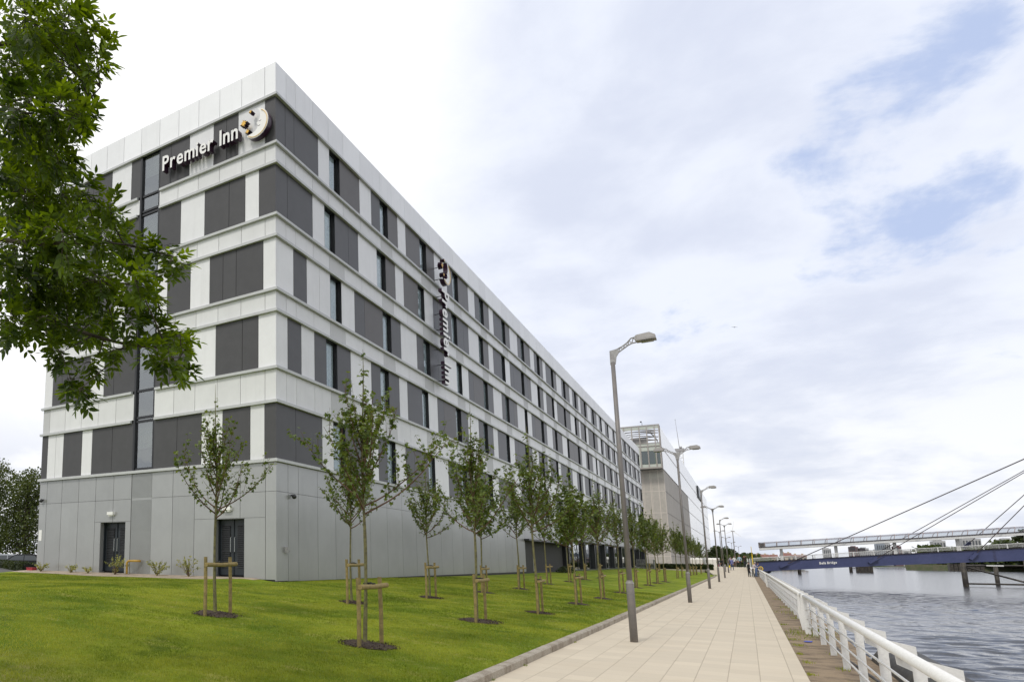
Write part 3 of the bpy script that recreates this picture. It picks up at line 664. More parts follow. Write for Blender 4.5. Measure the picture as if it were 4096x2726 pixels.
for u in (47.4, 47.55, 47.7): mb.box(X0 - .6, X0 - .55, Y0 + u, Y0 + u + .12, 1.0, 2.95)
for u in (50.5, 58.2, 64, 71): mb.box(X0 - .9, X0 - .86, Y0 + u, Y0 + u + .5, .9, 3.2)
hbuild(mb, 'curtain', curtain_m, lb)
mb = MB(); mb.box(X0 - .05, X0 + .01, Y0 + 36.0, Y0 + 36.22, .7, 3.0); hbuild(mb, 'door_jamb', white_clad)

# ------------------------------------------------------------------ lettering
_font_cache = {}
def glyph(ch, ext=.1, off=.0):
    key = (ch, ext, off)
    if key in _font_cache: return _font_cache[key]
    cu = bpy.data.curves.new('t', 'FONT'); cu.body = ch; cu.size = 1; cu.extrude = ext; cu.offset = off; cu.resolution_u = 4
    ob = bpy.data.objects.new('t', cu); scene.collection.objects.link(ob)
    dg = bpy.context.evaluated_depsgraph_get(); me = bpy.data.meshes.new_from_object(ob.evaluated_get(dg))
    bpy.data.objects.remove(ob); bpy.data.curves.remove(cu)
    vs = [v.co.copy() for v in me.vertices]; fs = [tuple(p.vertices) for p in me.polygons]; nz = [p.normal.z for p in me.polygons]
    bpy.data.meshes.remove(me); _font_cache[key] = (vs, fs, nz); return _font_cache[key]
def lettering(parent, text, org, ax, ay, an, cap, length, depth, mats, off=.018, gap=.10, name='letter'):
    # org: baseline start; ax: reading direction; ay: up of the letters; an: outward
    org, ax, ay, an = map(Vector, (org, ax, ay, an)); gl = []; x = 0
    for ch in text:
        if ch == ' ': x += .30; continue
        vs, fs, nz = glyph(ch, .05, off); mn = min(v.x for v in vs); mx = max(v.x for v in vs)
        gl.append((vs, fs, nz, x - mn)); x += (mx - mn) + gap
    total = x - gap; sy = cap / .73; sx = length / total
    for vs, fs, nz, dx in gl:
        mb = MB()
        V = [org + ax * ((v.x + dx) * sx) + ay * (v.y * sy) + an * (v.z / .05 * depth / 2) for v in vs]
        for f, n in zip(fs, nz): pass
        b0 = len(mb.v); mb.v += [tuple(v) for v in V]; mb.f += fs; mb.m += [0 if n > .7 else 1 for n in nz]
        cen = sum(V, Vector()) / len(V)
        o = mb.build(name, mats, parent, origin=cen); o.location = cen - parent.location
def star(mb, c, ax, ay, an, r, n=8, mi=0):
    c, ax, ay, an = map(Vector, (c, ax, ay, an)); pts = []
    for i in range(2 * n):
        rad = r if i % 2 == 0 else r * .42
        if i % 4 == 2: rad = r * .75
        a = math.pi * i / n + .2; pts.append(c + ax * math.cos(a) * rad + ay * math.sin(a) * rad)
    mb.prism([p - an * .12 for p in pts], an * .24, mi, 1)
# crescent profile: outer arc then inner edge with a sleeping profile
def crescent():
    out = []
    for i in range(25):
        a = R_(80) - R_(218) * i / 24; out.append((.50 * math.cos(a), .50 * math.sin(a) * 1.04))
    inner = [(-.30, -.325), (-.16, -.31), (-.04, -.27), (.04, -.22), (.08, -.17), (.055, -.13), (.085, -.09), (.07, -.055), (.03, -.01), (.085, .04), (.14, .10), (.17, .20), (.17, .32), (.13, .43)]
    return out + inner
def moon_logo(parent, c, ax, ay, an, size):
    c, ax, ay, an = map(Vector, (c, ax, ay, an)); mb = MB()
    pr = [c + ax * x * size + ay * y * size * 1.0 for x, y in crescent()]
    pr = [p - an * .14 for p in pr]; mb.prism(pr, an * .26, 0, 1)
    rim = []
    n = 25
    for i in range(n):
        a = R_(60) - R_(190) * i / (n - 1); rim.append(c + ax * .455 * size * math.cos(a) + ay * .475 * size * math.sin(a) + an * .122)
    mb.tube(rim, .022 * size, 6, 2)
    cen = c; o = mb.build('crescent', [letter_face, letter_side, moon_gold], parent, origin=cen); o.location = cen - parent.location
    mb = MB()
    for cc in ((.17, .04), (.13, -.12)):
        p = c + ax * cc[0] * size + ay * cc[1] * size + an * .121; mb.tube([p - ax * .05 * size, p - ay * .02 * size, p + ax * .05 * size], .008 * size, 5)
    o = mb.build('moon_mark', letter_side, parent, origin=cen); o.location = cen - parent.location
    for (sx, sy, r) in ((-.50, .20, .15), (-.34, -.16, .10), (-.22, .52, .07)):
        mb = MB(); p = c + ax * sx * size + ay * sy * size; star(mb, p, ax, ay, an, r * size)
        o = mb.build('star', [star_m, letter_side], parent, origin=p); o.location = p - parent.location
s1 = thing('wall_sign', 'horizontal white raised letters with crescent moon under the parapet of the end wall', 'sign', (X0 - 5.3, Y0 - .15, 17.3))
lettering(s1, 'Premier Inn', (X0 - 5.28, Y0 - .26, 17.36), (1, 0, 0.0), (0, 0, 1), (0, -1, 0), .66, 3.84, .28, [letter_face, letter_side])
moon_logo(s1, (X0 - .66, Y0 - .22, 17.68), (1, 0, 0), (0, 0, 1), (0, -1, 0), 1.12)
s2 = thing('wall_sign', 'vertical white raised letters with crescent moon running down the river facade', 'sign', (X0 + .3, Y0 + 16.5, 11))
lettering(s2, 'Premier Inn', (X0 + .50, Y0 + 16.05, 16.26), (0, 0, -1), (0, 1, 0), (1, 0, 0), 1.15, 5.35, .20, [letter_face, letter_side], off=.03)
moon_logo(s2, (X0 + .5, Y0 + 16.85, 17.38), (0, 1, 0), (0, 0, 1), (1, 0, 0), 1.3)
mb = MB()
for z in (16.0, 15.0, 14.1, 13.0, 12.1, 11.2, 17.0, 17.7): mb.tube([(X0 - .0, Y0 + 16.5, z), (X0 + .45, Y0 + 16.5, z)], .02, 6)
o = mb.build('bracket', frame_m, s2, origin=s2.location); o.location = (0, 0, 0)

# ================================================================== STREET LAMPS
def lamp(name, label, loc, double, H=6.04):
    t = thing(name, label, 'street lamp', loc, 0, 'street lamps along the promenade')
    mb = MB(); mb.tube([(0, 0, 1.22), (0, 0, H - .25)], [.050, .040], 14); mb.build('pole', lamp_grey, t, smooth=True)
    mb = MB(); mb.tube([(0, 0, -.02), (0, 0, 1.16), (0, 0, 1.22)], [.071, .071, .050], 16); mb.build('base_column', lamp_grey, t, smooth=True)
    mb = MB(); mb.tube([(0, 0, 1.15), (0, 0, 1.175)], [.074, .074], 16); mb.build('collar', galv, t, smooth=True)
    for s in ((1, -1) if double else (1,)):
        mb = MB()
        a = .0
        mb.prism([(s * -.05, -.018, H - .30), (s * .05, -.018, H - .30), (s * .075, -.018, H - .14), (s * .13, -.018, H - .05), (s * .11, -.018, H + .03), (s * -.045, -.018, H)], (0, .036, 0))
        up = [(s * .10, 0, H + .02), (s * .20, 0, H + .07), (s * .29, 0, H + .13), (s * .36, 0, H + .21), (s * .46, 0, H + .23)]
        lo = [(s * .12, 0, H - .05), (s * .21, 0, H + .01), (s * .30, 0, H + .07), (s * .37, 0, H + .10), (s * .46, 0, H + .11)]
        mb.tube(up, .015, 6); mb.tube(lo, .015, 6)
        for i in range(4):
            q = (Vector(up[i]) + Vector(up[i + 1])) / 2; mb.bar(lo[i], q, .014, .02); mb.bar(q, lo[i + 1], .014, .02)
        mb.build('arm', galv, t)
        hb = MB(); z = H + .18
        sec = lambda x, zt, zb, w: [(x, -w, zb), (x, w, zb), (x, w * .78, zt), (x, -w * .78, zt)]
        z = H + .20; rings = [sec(s * .44, z + .045, z - .05, .06), sec(s * .48, z + .055, z - .06, .08), sec(s * .70, z + .07, z - .05, .10), sec(s * .80, z + .005, z - .045, .09)]
        vs = [v for r in rings for v in r]; fs = [(4 * i + k, 4 * i + (k + 1) % 4, 4 * i + 4 + (k + 1) % 4, 4 * i + 4 + k) for i in range(3) for k in range(4)] + [(3, 2, 1, 0), (12, 13, 14, 15)]
        hb.add(vs, fs); hb.box(s * .46, s * .81, -.11, .11, z - .085, z - .055); h = hb.build('lamp_head', lamp_head_m, t)
        gb = MB(); gb.box(s * .54, s * .76, -.08, .08, z - .108, z - .086); gb.build('lamp_lens', lamp_glass, h)
    return t
lamp_y = [16.46, 33.93, 52.7, 71.4, 90.6, 111.2]
ords = ['nearest', 'second', 'third', 'fourth', 'fifth', 'sixth', 'seventh', 'eighth', 'ninth', 'tenth']
L1 = lamp('street_lamp', 'nearest and tallest grey street lamp on the slabs, one arm over the path', (-1.92, lamp_y[0], 0), False)
L2 = lamp('street_lamp', 'second grey street lamp from the camera, two arms, in front of the pale studio building', (-1.92, lamp_y[1], 0), True)
for i, y in enumerate(lamp_y[2:]):
    i += 2; src = L2 if i % 2 else L1
    dup(src, (-1.92, y, path_z(y)), 0, f"{ords[i]} grey street lamp from the camera on the slabs, {'two arms' if i % 2 else 'single arm'}")
for i, (x, y) in enumerate([(-3.3, 147), (-3.0, 178), (-2.6, 215), (-1.6, 262)]):
    dup(L2, (x, y, path_z(y) - .1), 0, f"small distant {ords[i + 6]} street lamp of the line, two arms, beyond the crest of the path")
# lamp with a small wind turbine on top
t = thing('wind_turbine', 'slender pole with a small three bladed wind turbine beyond the lamps', 'wind turbine', (-1.5, 150, .75))
mb = MB(); mb.tube([(0, 0, 0), (0, 0, 6.1)], [.09, .055], 10); mb.build('pole', lamp_grey, t, smooth=True)
mb = MB(); mb.tube([(-.25, 0, 6.25), (.3, 0, 6.2)], [.11, .06], 8); mb.tube([(0, 0, 6.0), (0, 0, 6.25)], .05, 8); mb.build('nacelle', galv, t)
for k in range(3):
    a = R_(80 + 120 * k); mb = MB(); p0 = Vector((0, -.08, 6.22)); d = Vector((math.cos(a), 0, math.sin(a))); e = Vector((-d.z, 0, d.x))
    mb.prism([p0, p0 + d * .3 + e * .07, p0 + d * 1.7 + e * .01, p0 + d * 1.7 - e * .01, p0 + d * .3 - e * .02], (0, -.02, 0)); mb.build('blade', letter_face, t)

# ================================================================== YOUNG TREES AND STAKES
LOBES = [(0, 0), (.18, -.10), (.50, -.02), (.36, .22), (.52, .55), (.20, .50), (0, 1.0), (-.20, .50), (-.52, .55), (-.36, .22), (-.50, -.02), (-.18, -.10)]
SIMPLE = [(0, 0), (.42, .12), (.46, .55), (0, 1.0), (-.46, .55), (-.42, .12)]
def leaf(mb, p, d, nrm, size, shape, rng, fold=.18):
    d = d.normalized(); s = d.cross(nrm)
    if s.length < 1e-3: s = Vector((1, 0, 0))
    s.normalize(); n = s.cross(d)
    mb.add([p + s * (x * size) + d * (y * size) + n * (abs(x) * fold - .10 * y * y) * size for x, y in shape], [tuple(range(len(shape)))])
def rdir(r):
    while True:
        v = Vector((r.uniform(-1, 1), r.uniform(-1, 1), r.uniform(-1, 1)))
        if .05 < v.length < 1: return v.normalized()
def young_tree(seed, H, crown0, width, dens, shape, lsize, kind='wide'):
    r = random.Random(seed); wood, tw, lf = MB(), MB(), MB()
    lean = Vector((r.uniform(-.05, .05), r.uniform(-.05, .05), 0))
    tp = lambda z: Vector((lean.x * z / 3 + .015 * math.sin(z * 2 + seed), lean.y * z / 3 + .015 * math.cos(z * 1.7 + seed), z))
    zs = [0, .05] + [H * k / 14 for k in range(1, 15)]
    wood.tube([tp(z) for z in zs], [(.042 if z < .03 else .031 * (1 - z / H) ** .75 + .003) * (1 + .10 * math.sin(z * 23)) for z in zs], 8)
    def leafy(pts, n, spread):
        for _ in range(n):
            i = r.random() * (len(pts) - 1); k = int(i); p = pts[k].lerp(pts[k + 1], i - k)
            o = rdir(r) * (spread * r.random() ** .7); q = p + o; d = (o.normalized() * .8 + Vector((0, 0, -.35)) + rdir(r) * .5)
            nn = Vector((r.uniform(-.6, .6), r.uniform(-.6, .6), 1)); leaf(lf, q, d, nn, lsize * r.uniform(.6, 1.15), shape, r)
    nb = 19
    for i in range(nb):
        f = (i + r.random() * .6) / nb; z = crown0 + (H * .70 - crown0) * f ** 1.2; az = i * 2.4 + r.uniform(-.5, .5)
        L = width * (1.85 - 1.1 * f) * r.uniform(.62, 1.12)
        el = R_(interp(f, [0, .3, 1], [14, 36, 62])) + r.uniform(-.15, .2)
        p = tp(z); pts = [p.copy()]; d = Vector((math.cos(az) * math.cos(el), math.sin(az) * math.cos(el), math.sin(el)))
        ns = 8; bend = r.uniform(.07, .17)
        for k in range(ns):
            d = (d + Vector((r.uniform(-.13, .13), r.uniform(-.13, .13), bend))).normalized(); p = p + d * (L / ns); pts.append(p.copy())
        tw.tube(pts, [.012 * (1 - k / (ns + .5)) * (1.2 - .5 * f) + .002 for k in range(ns + 1)], 5, cap=False)
        leafy(pts[2:], int(L * 19 * dens), .085)
        for k in range(1, ns):
            if r.random() < .9:
                dd = (rdir(r) + d * .7 + Vector((0, 0, .45))).normalized(); l2 = L * r.uniform(.14, .36); q = [pts[k]]
                for _ in range(3): dd = (dd + Vector((0, 0, .15)) + rdir(r) * .15).normalized(); q.append(q[-1] + dd * l2 / 3)
                tw.tube(q, [.005, .004, .003, .0015], 4, cap=False); leafy(q, int(l2 * 30 * dens), .055)
    leafy([tp(H * .45), tp(H * .6), tp(H * .8), tp(H * .97)], int(60 * dens), .08)
    for _ in range(9):
        az = r.random() * 6.28; e = r.uniform(.1, .42) * width; p = tp(H * r.uniform(.52, .72)); hh = r.uniform(.45, .85); q = [p, p + Vector((math.cos(az) * e * .7, math.sin(az) * e * .7, hh * .35)), p + Vector((math.cos(az) * e, math.sin(az) * e, hh))]
        tw.tube(q, [.006, .004, .002], 4, cap=False); leafy(q, int(20 * dens * hh), .045)
    return wood, tw, lf
def tree_obj(loc, label, args, sc=1.0, rz=0):
    t = thing('young_tree', label, 'tree', loc, rz, 'young staked trees on the lawn'); t.scale = (sc,) * 3
    w, tw, lf = young_tree(*args)
    w.build('trunk', bark, t, smooth=True); tw.build('branches', twig_m, t, smooth=True); lf.build('crown', maple_leaf, t)
    return t
TREES = [  # x, y, height, row, prototype
 (-8.33, 10.96, 4.62, 'b', 0), (-4.89, 10.39, 4.85, 'f', 1), (-8.21, 16.66, 4.3, 'b', 2), (-7.75, 20.99, 4.25, 'b', 3), (-4.86, 16.07, 4.95, 'f', 4),
 (-7.64, 26.03, 4.9, 'b', 5), (-7.50, 30.56, 4.6, 'b', 2), (-4.55, 20.29, 5.1, 'f', 3), (-7.78, 36.94, 5.2, 'b', 4), (-7.80, 42.24, 4.8, 'b', 5),
 (-4.49, 25.31, 4.6, 'f', 5), (-4.47, 29.96, 4.7, 'f', 2), (-4.51, 35.35, 4.6, 'f', 3), (-4.74, 42.67, 5.0, 'f', 4), (-4.66, 47.72, 4.9, 'f', 5),
 (-4.64, 52.6, 4.9, 'f', 2), (-4.61, 57.51, 4.5, 'f', 3), (-4.76, 70.58, 5.0, 'f', 4), (-4.72, 75.74, 4.9, 'f', 5), (-4.65, 86.08, 4.8, 'f', 2),
 (-4.64, 90.9, 4.6, 'f', 3), (-4.55, 94.06, 4.5, 'f', 4), (-4.44, 101.7, 4.5, 'f', 5), (-7.9, 47.5, 4.7, 'b', 3), (-7.9, 53.0, 4.8, 'b', 2), (-8.0, 84.0, 4.7, 'b', 4), (-8.0, 94.0, 4.6, 'b', 5)]
protos = {}
PARG = {0: (21, 4.62, 1.86, 1.02, 1.0, LOBES, .072), 1: (5, 4.85, 2.05, 1.08, 1.35, LOBES, .072), 2: (9, 4.4, 1.95, .97, 1.15, LOBES, .072), 3: (13, 4.5, 1.9, 1.0, 1.25, LOBES, .072),
        4: (17, 4.95, 1.9, 1.05, 1.38, LOBES, .072), 5: (29, 4.8, 1.85, 1.0, 1.45, SIMPLE, .095)}
mul = MB(); rowc = {'f': 0, 'b': 0}
FN = ['nearest', 'second', 'third', 'fourth', 'fifth', 'sixth', 'seventh', 'eighth', 'ninth', 'tenth', 'eleventh', 'twelfth', 'thirteenth', 'fourteenth', 'fifteenth', 'sixteenth', 'seventeenth', 'eighteenth']
def tstake(loc, sc, label, rz=0):
    return dup(stake0, loc, rz, label, sc)
stake0 = None
rt = random.Random(77)
for i, (x, y, H, row, pi) in enumerate(TREES):
    z = terr(x, y); n = FN[rowc[row]]; rowc[row] += 1
    rowname = 'row beside the path' if row == 'f' else 'row nearer the hotel'
    lab = {0: 'thin sparse young maple standing alone before the louvred hotel doors', 1: 'largest nearest young maple with dense crown, in the centre of the lawn'}.get(i, f'young maple, {n} from the camera in the {rowname}')
    if pi not in protos:
        protos[pi] = tree_obj((x, y, z), lab, PARG[pi], H / PARG[pi][1]); protos[pi].rotation_euler = (0, 0, 0)
    else: dup(protos[pi], (x, y, z), rt.uniform(0, 6.28), lab, H / PARG[pi][1])
    # stake frame, posts either side of the trunk along Y
    lab2 = f'two post timber stake frame around the {n} maple in the {rowname}'
    sc = {0: 1.05, 1: 1.0, 2: 1.05, 3: 1.0, 4: .98}.get(i, .92)
    if stake0 is None:
        st = thing('tree_stake', lab2, 'tree stake', (x + .07, y, z), 0, 'timber stake frames on the lawn')
        for s in (-1, 1):
            mb = MB(); r0 = random.Random(s + 5); mb.tube([(0, s * .39, -.1), (.004, s * .385, .5), (-.006, s * .38, 1.06)], [.034, .033, .033], 12)
            mb.build('post', timber, st, smooth=False)
        mb = MB(); mb.tube([(.075, -.47, .92), (.075, -.05, .915)], [.040, .038], 12); mb.tube([(.075, -.05, .915), (.075, .05, .915)], [.038, .038], 12); mb.tube([(.075, .05, .915), (.075, .47, .93)], [.038, .040], 12); mb.build('crossbar', timber, st)
        mb = MB(); mb.tube([(.085, -.06, .96), (.03, 0, .975), (-.10, .0, .96), (-.12, .05, .95), (.05, .06, .96)], .014, 6); mb.box(.03, .08, -.05, .05, .955, .972); mb.build('tie', strap_m, st)
        stake0 = st; st.scale = (sc,) * 3
    else: tstake((x + .07, y + rt.uniform(-.05, .05), z), sc, lab2, rt.uniform(-.08, .08))
    r0 = .44 if i in (0, 1, 4) else .34; nseg = 22; rr2 = random.Random(i)
    if y < 60:
        ring = [(x + .05 + math.cos(a) * r0 * rr2.uniform(.82, 1.12), y + math.sin(a) * r0 * 1.0 * rr2.uniform(.8, 1.15)) for a in [2 * math.pi * k / nseg for k in range(nseg)]]
        ring = [(a, bq, terr(a, bq) + .012) for a, bq in ring]; inner = [(x + (a - x) * .55, y + (bq - y) * .55, terr(a, bq) + rr2.uniform(.03, .055)) for a, bq, _ in ring]
        mul.add(ring + inner + [(x, y, terr(x, y) + .06)], [(k, (k + 1) % nseg, nseg + (k + 1) % nseg, nseg + k) for k in range(nseg)] + [(nseg + k, nseg + (k + 1) % nseg, 2 * nseg) for k in range(nseg)])
        if y < 25:
            for _ in range(420):
                a = rr2.random() * 6.28; q = r0 * 1.15 * math.sqrt(rr2.random()); px, py = x + .05 + q * math.cos(a), y + q * math.sin(a); pz = terr(px, py) + .02 + .03 * (1 - q / r0)
                d = rdir(rr2); d.z *= .3; e = rdir(rr2) * .008; d *= rr2.uniform(.012, .035)
                mul.add([(px, py, pz), Vector((px, py, pz)) + d, Vector((px, py, pz)) + d + e + Vector((0, 0, .008)), Vector((px, py, pz)) + e + Vector((0, 0, .01))], [(0, 1, 2, 3)])
tag(mul.build('mulch', mulch_m), 'dark bark mulch circles round the staked young trees', 'mulch', kind='stuff')

# ================================================================== GRASS BLADES
mb = MB(); rg = random.Random(8); V = []; F_ = []
def inview(x, y, z, m=60):
    d = Vector((x, y, z - 1.6)); w = d.dot(CF)
    if w <= .5: return False
    px = 849.25 + 2750.57 * d.dot(CR) / w; py = 1811.3 - 2750.57 * d.dot(CU) / w
    return -300 < px < 4096 + 200 and py < 2726 + 250
cnt = 0; tries = 0
while cnt < 340000 and tries < 3500000:
    tries += 1
    # area density falls with distance
    dist = 2.8 + 36 * rg.random() ** 1.7; a = R_(rg.uniform(-8, 62) if dist < 14 else rg.uniform(3, 62)); x = -math.sin(a) * dist; y = math.cos(a) * dist
    if x > -2.96 or x < -25 or (y > 18.6 and x < X0 + .1): continue
    z = terr(x, y)
    if not inview(x, y, z): continue
    cl = mnoise.noise(Vector((x * 2.3, y * 2.3, 5)));
    if rg.random() < .25 - cl * .6: continue
    h = rg.uniform(.014, .034) * (1 + .35 * mnoise.noise(Vector((x * .8, y * .8, 9)))); az = rg.random() * 6.283; w = .0022 + .00028 * dist
    sx, sy = math.cos(az) * w, math.sin(az) * w; lx, ly = rg.uniform(-.6, .6) * h, rg.uniform(-.6, .6) * h
    b0 = len(V); V += [(x - sx, y - sy, z - .003), (x + sx, y + sy, z - .003), (x + lx, y + ly, z + h)]; F_.append((b0, b0 + 1, b0 + 2)); cnt += 1
mb.v = V; mb.f = F_; mb.m = [0] * len(F_)
tag(mb.build('grass', grass_m), 'short mown grass blades covering the lawn', 'grass', kind='stuff')
# weeds on the verge and kerb
mb = MB(); rw = random.Random(4)
spots = [(1.05, 20.6, .45, 220), (.75, 21.5, .3, 120), (.62, 16.5, .05, 60), (.95, 12.35, .16, 170), (.60, 13.6, .06, 60), (.66, 15.2, .08, 60), (.68, 18.2, .1, 90), (.65, 19.5, .12, 90), (.62, 24, .1, 90), (1.15, 27, .3, 150), (1.1, 33, .4, 150), (1.2, 40, .5, 200), (1.0, 30, .5, 160), (1.05, 14.6, .1, 50), (-2.83, 11.6, .035, 40), (-2.83, 15.5, .03, 30), (-2.83, 9.9, .03, 30), (1.1, 16.9, .08, 40), (1.3, 22.5, .4, 200), (.61, 11.9, .05, 60)]
for (x, y, s, n) in spots:
    for _ in range(n):
        px, py = x + rw.gauss(0, s * .5), y + rw.gauss(0, s * 1.1)
        if x > 0 and (px < .565 or px > 1.6): continue
        if x < 0: px = -2.835 + abs(rw.gauss(0, .02))
        h = rw.uniform(.02, .09) if s > .12 and x > 0 else rw.uniform(.01, .04); a = rw.random() * 6.28; w = .004
        mb.add([(px - w * math.cos(a), py - w * math.sin(a), -.01), (px + w * math.cos(a), py + w * math.sin(a), -.01), (px + rw.uniform(-.5, .5) * h, py + rw.uniform(-.5, .5) * h, h)], [(0, 1, 2)])
tag(mb.build('weeds', grass_m), 'tufts of weeds and grass in the dirt strip by the railing', 'weeds', kind='stuff')

# ================================================================== RAILING
def rail_x(z): return 1.05 - .27 * z
def rail_post(parent, y, w=.13, ymin=None):
    mb = MB(); th = .012
    pr = [(1.055, y, -.05), (1.14, y, -.05), (1.14, y, .655), (1.36, y, .645), (1.358, y, .735), (1.06, y, .81), (1.0, y, .835), (.965, y, .845), (.955, y, .835), (.962, y, .745), (1.055, y, .695)]
    mb.prism(pr, (0, th, 0)); o = mb.build('post', rustpaint, parent, origin=(0, y, 0)); o.location = Vector((0, y, 0)) - parent.location; return o
def railing(label, y0, y1, zf=lambda y: 0, sp=2.05, first=None):
    t = thing('railing', label, 'railing', (1.0, y0, 0), 0, 'white riverside railings')
    y = y0 + (.3 if first is None else first); ps = []
    while y < y1: rail_post(t, y).location.z = zf(y); ps.append(y); y += sp
    mb = MB(); mb.tube([(1.0, y0, .84 + zf(y0)), (1.0, y1, .84 + zf(y1))], .045, 18)
    for p in ps[::3]: mb.tube([(1.0, p - .02, .84), (1.0, p - .014, .84)], .0465, 18)
    o = mb.build('handrail', rustpaint, t, smooth=True, origin=(1.0, y0, 0)); o.location = (0, 0, 0)
    for z in (.185, .37, .555):
        mb = MB(); x = 1.062; mb.tube([(x, y0, z + zf(y0)), (x, y1, z + zf(y1))], .0125, 8)
        for p in ps: mb.tube([(x, p - .02, z), (x, p + .03, z)], .019, 8)
        o = mb.build('rail', rustpaint, t, smooth=True, origin=(1.0, y0, 0)); o.location = (0, 0, 0)
    return t
railing('nearest section of white riverside railing, from the frame edge to the ladder gap', 2.0, 21.3, first=.36)
railing('middle section of white riverside railing beyond the ladder gap', 22.6, 60.2, first=.25)
railing('far section of white riverside railing running to the blue footbridge', 61.4, 103.0, first=.25)
for gy, lab in ((21.3, 'white ladder gate frame in the railing gap nearest the camera'), (60.2, 'white ladder gate frame in the far railing gap')):
    t = thing('ladder_gate', lab, 'gate', (.9, gy, 0))
    for yy_ in (gy + .02, gy + 1.25):
        mb = MB(); mb.prism([(.96, yy_, -.05), (1.06, yy_, -.05), (1.02, yy_, .3), (1.03, yy_, .86), (.93, yy_, .86), (.90, yy_, .4)], (0, .05, 0))
        o = mb.build('stile', rustpaint, t, origin=(.9, gy, 0)); o.location = (0, 0, 0)
    for z in (.14, .34, .54, .72):
        mb = MB(); mb.tube([(1.0, gy, z), (1.34, gy + .1, z), (1.34, gy + 1.1, z), (1.0, gy + 1.25, z)], .012, 6)
        o = mb.build('rung', rustpaint, t, origin=(.9, gy, 0), smooth=True); o.location = (0, 0, 0)
    mb = MB(); mb.tube([(1.0, gy, .84), (1.0, gy + 1.3, .84)], .045, 14)
    o = mb.build('handrail', rustpaint, t, origin=(.9, gy, 0), smooth=True); o.location = (0, 0, 0)
# fender
t = thing('mooring_fender', 'large black rubber cylinder fender lying at the quay edge behind the railing', 'fender', (1.95, 14, -.15))
mb = MB(); ang = [(-2.5, .28), (-2.44, .34), (-2.3, .37), (0, .37), (2.9, .37), (3.05, .34), (3.12, .24)]
mb.tube([(0, a, 0) for a, r in ang], [r for a, r in ang], 24); mb.build('body', rubber, t, smooth=True)
mb = MB(); mb.tube([(-.36, -3.2, .02), (-.42, -2.2, .1), (-.30, -1.2, .17), (-.38, -.4, .05), (-.3, .3, -.12)], .012, 6); mb.build('rope', mat('blue_rope', (.02, .10, .42), .6), t)
mb = MB(); mb.tube([(1.42, 6, -.03), (1.40, 9, -.03), (1.36, 12, -.02), (1.30, 14.2, -.015), (1.22, 16.5, -.02), (1.3, 20, -.03)], .022, 8); tag(mb.build('hose', rubber), 'thin black hose lying along the dirt behind the railing posts', 'hose')
mb = MB(); mb.prism([(.80, 19.0, .004), (.93, 19.02, .004), (.95, 19.12, .012), (.84, 19.16, .006)], (0, 0, .012)); tag(mb.build('litter', mat('litter_blue', (.05, .08, .45), .4)), 'crumpled blue wrapper in the dirt beside the slabs', 'litter')

# ================================================================== BRIDGE
YB = 130.0; BO = Vector((2, YB, 1))
br = thing('footbridge', 'blue girder cable stayed footbridge with glazed canopy crossing the river', 'bridge', BO)
def bb(mb, name, m, parent=br, **k):
    o = mb.build(name, m, parent, origin=BO, **k); o.location = (0, 0, 0); return o
def g_top(x): return interp(x, [.85, 10.4, 18.8, 27.5, 45, 60], [1.66, 2.47, 3.15, 3.80, 4.6, 4.6])
def g_bot(x): return interp(x, [.85, 2.2, 10.3, 18.7, 27.4, 45, 60], [.32, .42, 1.09, 1.72, 2.27, 2.9, 2.9])
xs = [.85, 2.2, 5, 10.4, 14, 18.8, 23, 27.5, 33, 39, 45, 60]
for yo in (0, 3.6):
    mb = MB()
    for i in range(len(xs) - 1):
        a, bq = xs[i], xs[i + 1]
        mb.add([(a, YB + yo, g_bot(a)), (bq, YB + yo, g_bot(bq)), (bq, YB + yo, g_top(bq)), (a, YB + yo, g_top(a)), (a, YB + yo + .3, g_bot(a)), (bq, YB + yo + .3, g_bot(bq)), (bq, YB + yo + .3, g_top(bq)), (a, YB + yo + .3, g_top(a))],
               [(0, 1, 2, 3), (7, 6, 5, 4), (0, 4, 5, 1), (3, 2, 6, 7)] + ([(0, 3, 7, 4)] if i == 0 else []))
    bb(mb, 'girder', deck_blue)
    mb = MB()
    for i in range(len(xs) - 1):
        a, bq = xs[i], xs[i + 1]; mb.bar((a, YB + yo + .1, g_top(a) + .04), (bq, YB + yo + .1, g_top(bq) + .04), .5, .07)
    bb(mb, 'girder_edge', deck_dark)
mb = MB()
for i in range(len(xs) - 1):
    a, bq = xs[i], xs[i + 1]; mb.bar((a, YB + 1.95, g_top(a) - .45), (bq, YB + 1.95, g_top(bq) - .45), 3.2, .2)
bb(mb, 'deck', mat('bridge_deck', (.20, .19, .18), .8))
# handrails
for yo in (.0, 3.7):
    mb = MB(); 
    for dz, r in ((.60, .045), (.46, .018), (.34, .018), (.22, .018)):
        mb.tube([(x, YB + yo + .1, g_top(x) + dz) for x in xs], r, 6)
    x = 3.6
    while x < 58: mb.prism([(x - .05, YB + yo, g_top(x)), (x + .09, YB + yo, g_top(x)), (x + .03, YB + yo, g_top(x) + .6), (x - .03, YB + yo, g_top(x) + .6)], (0, .06, 0)); x += 2.05
    bb(mb, 'handrail', whitepaint)
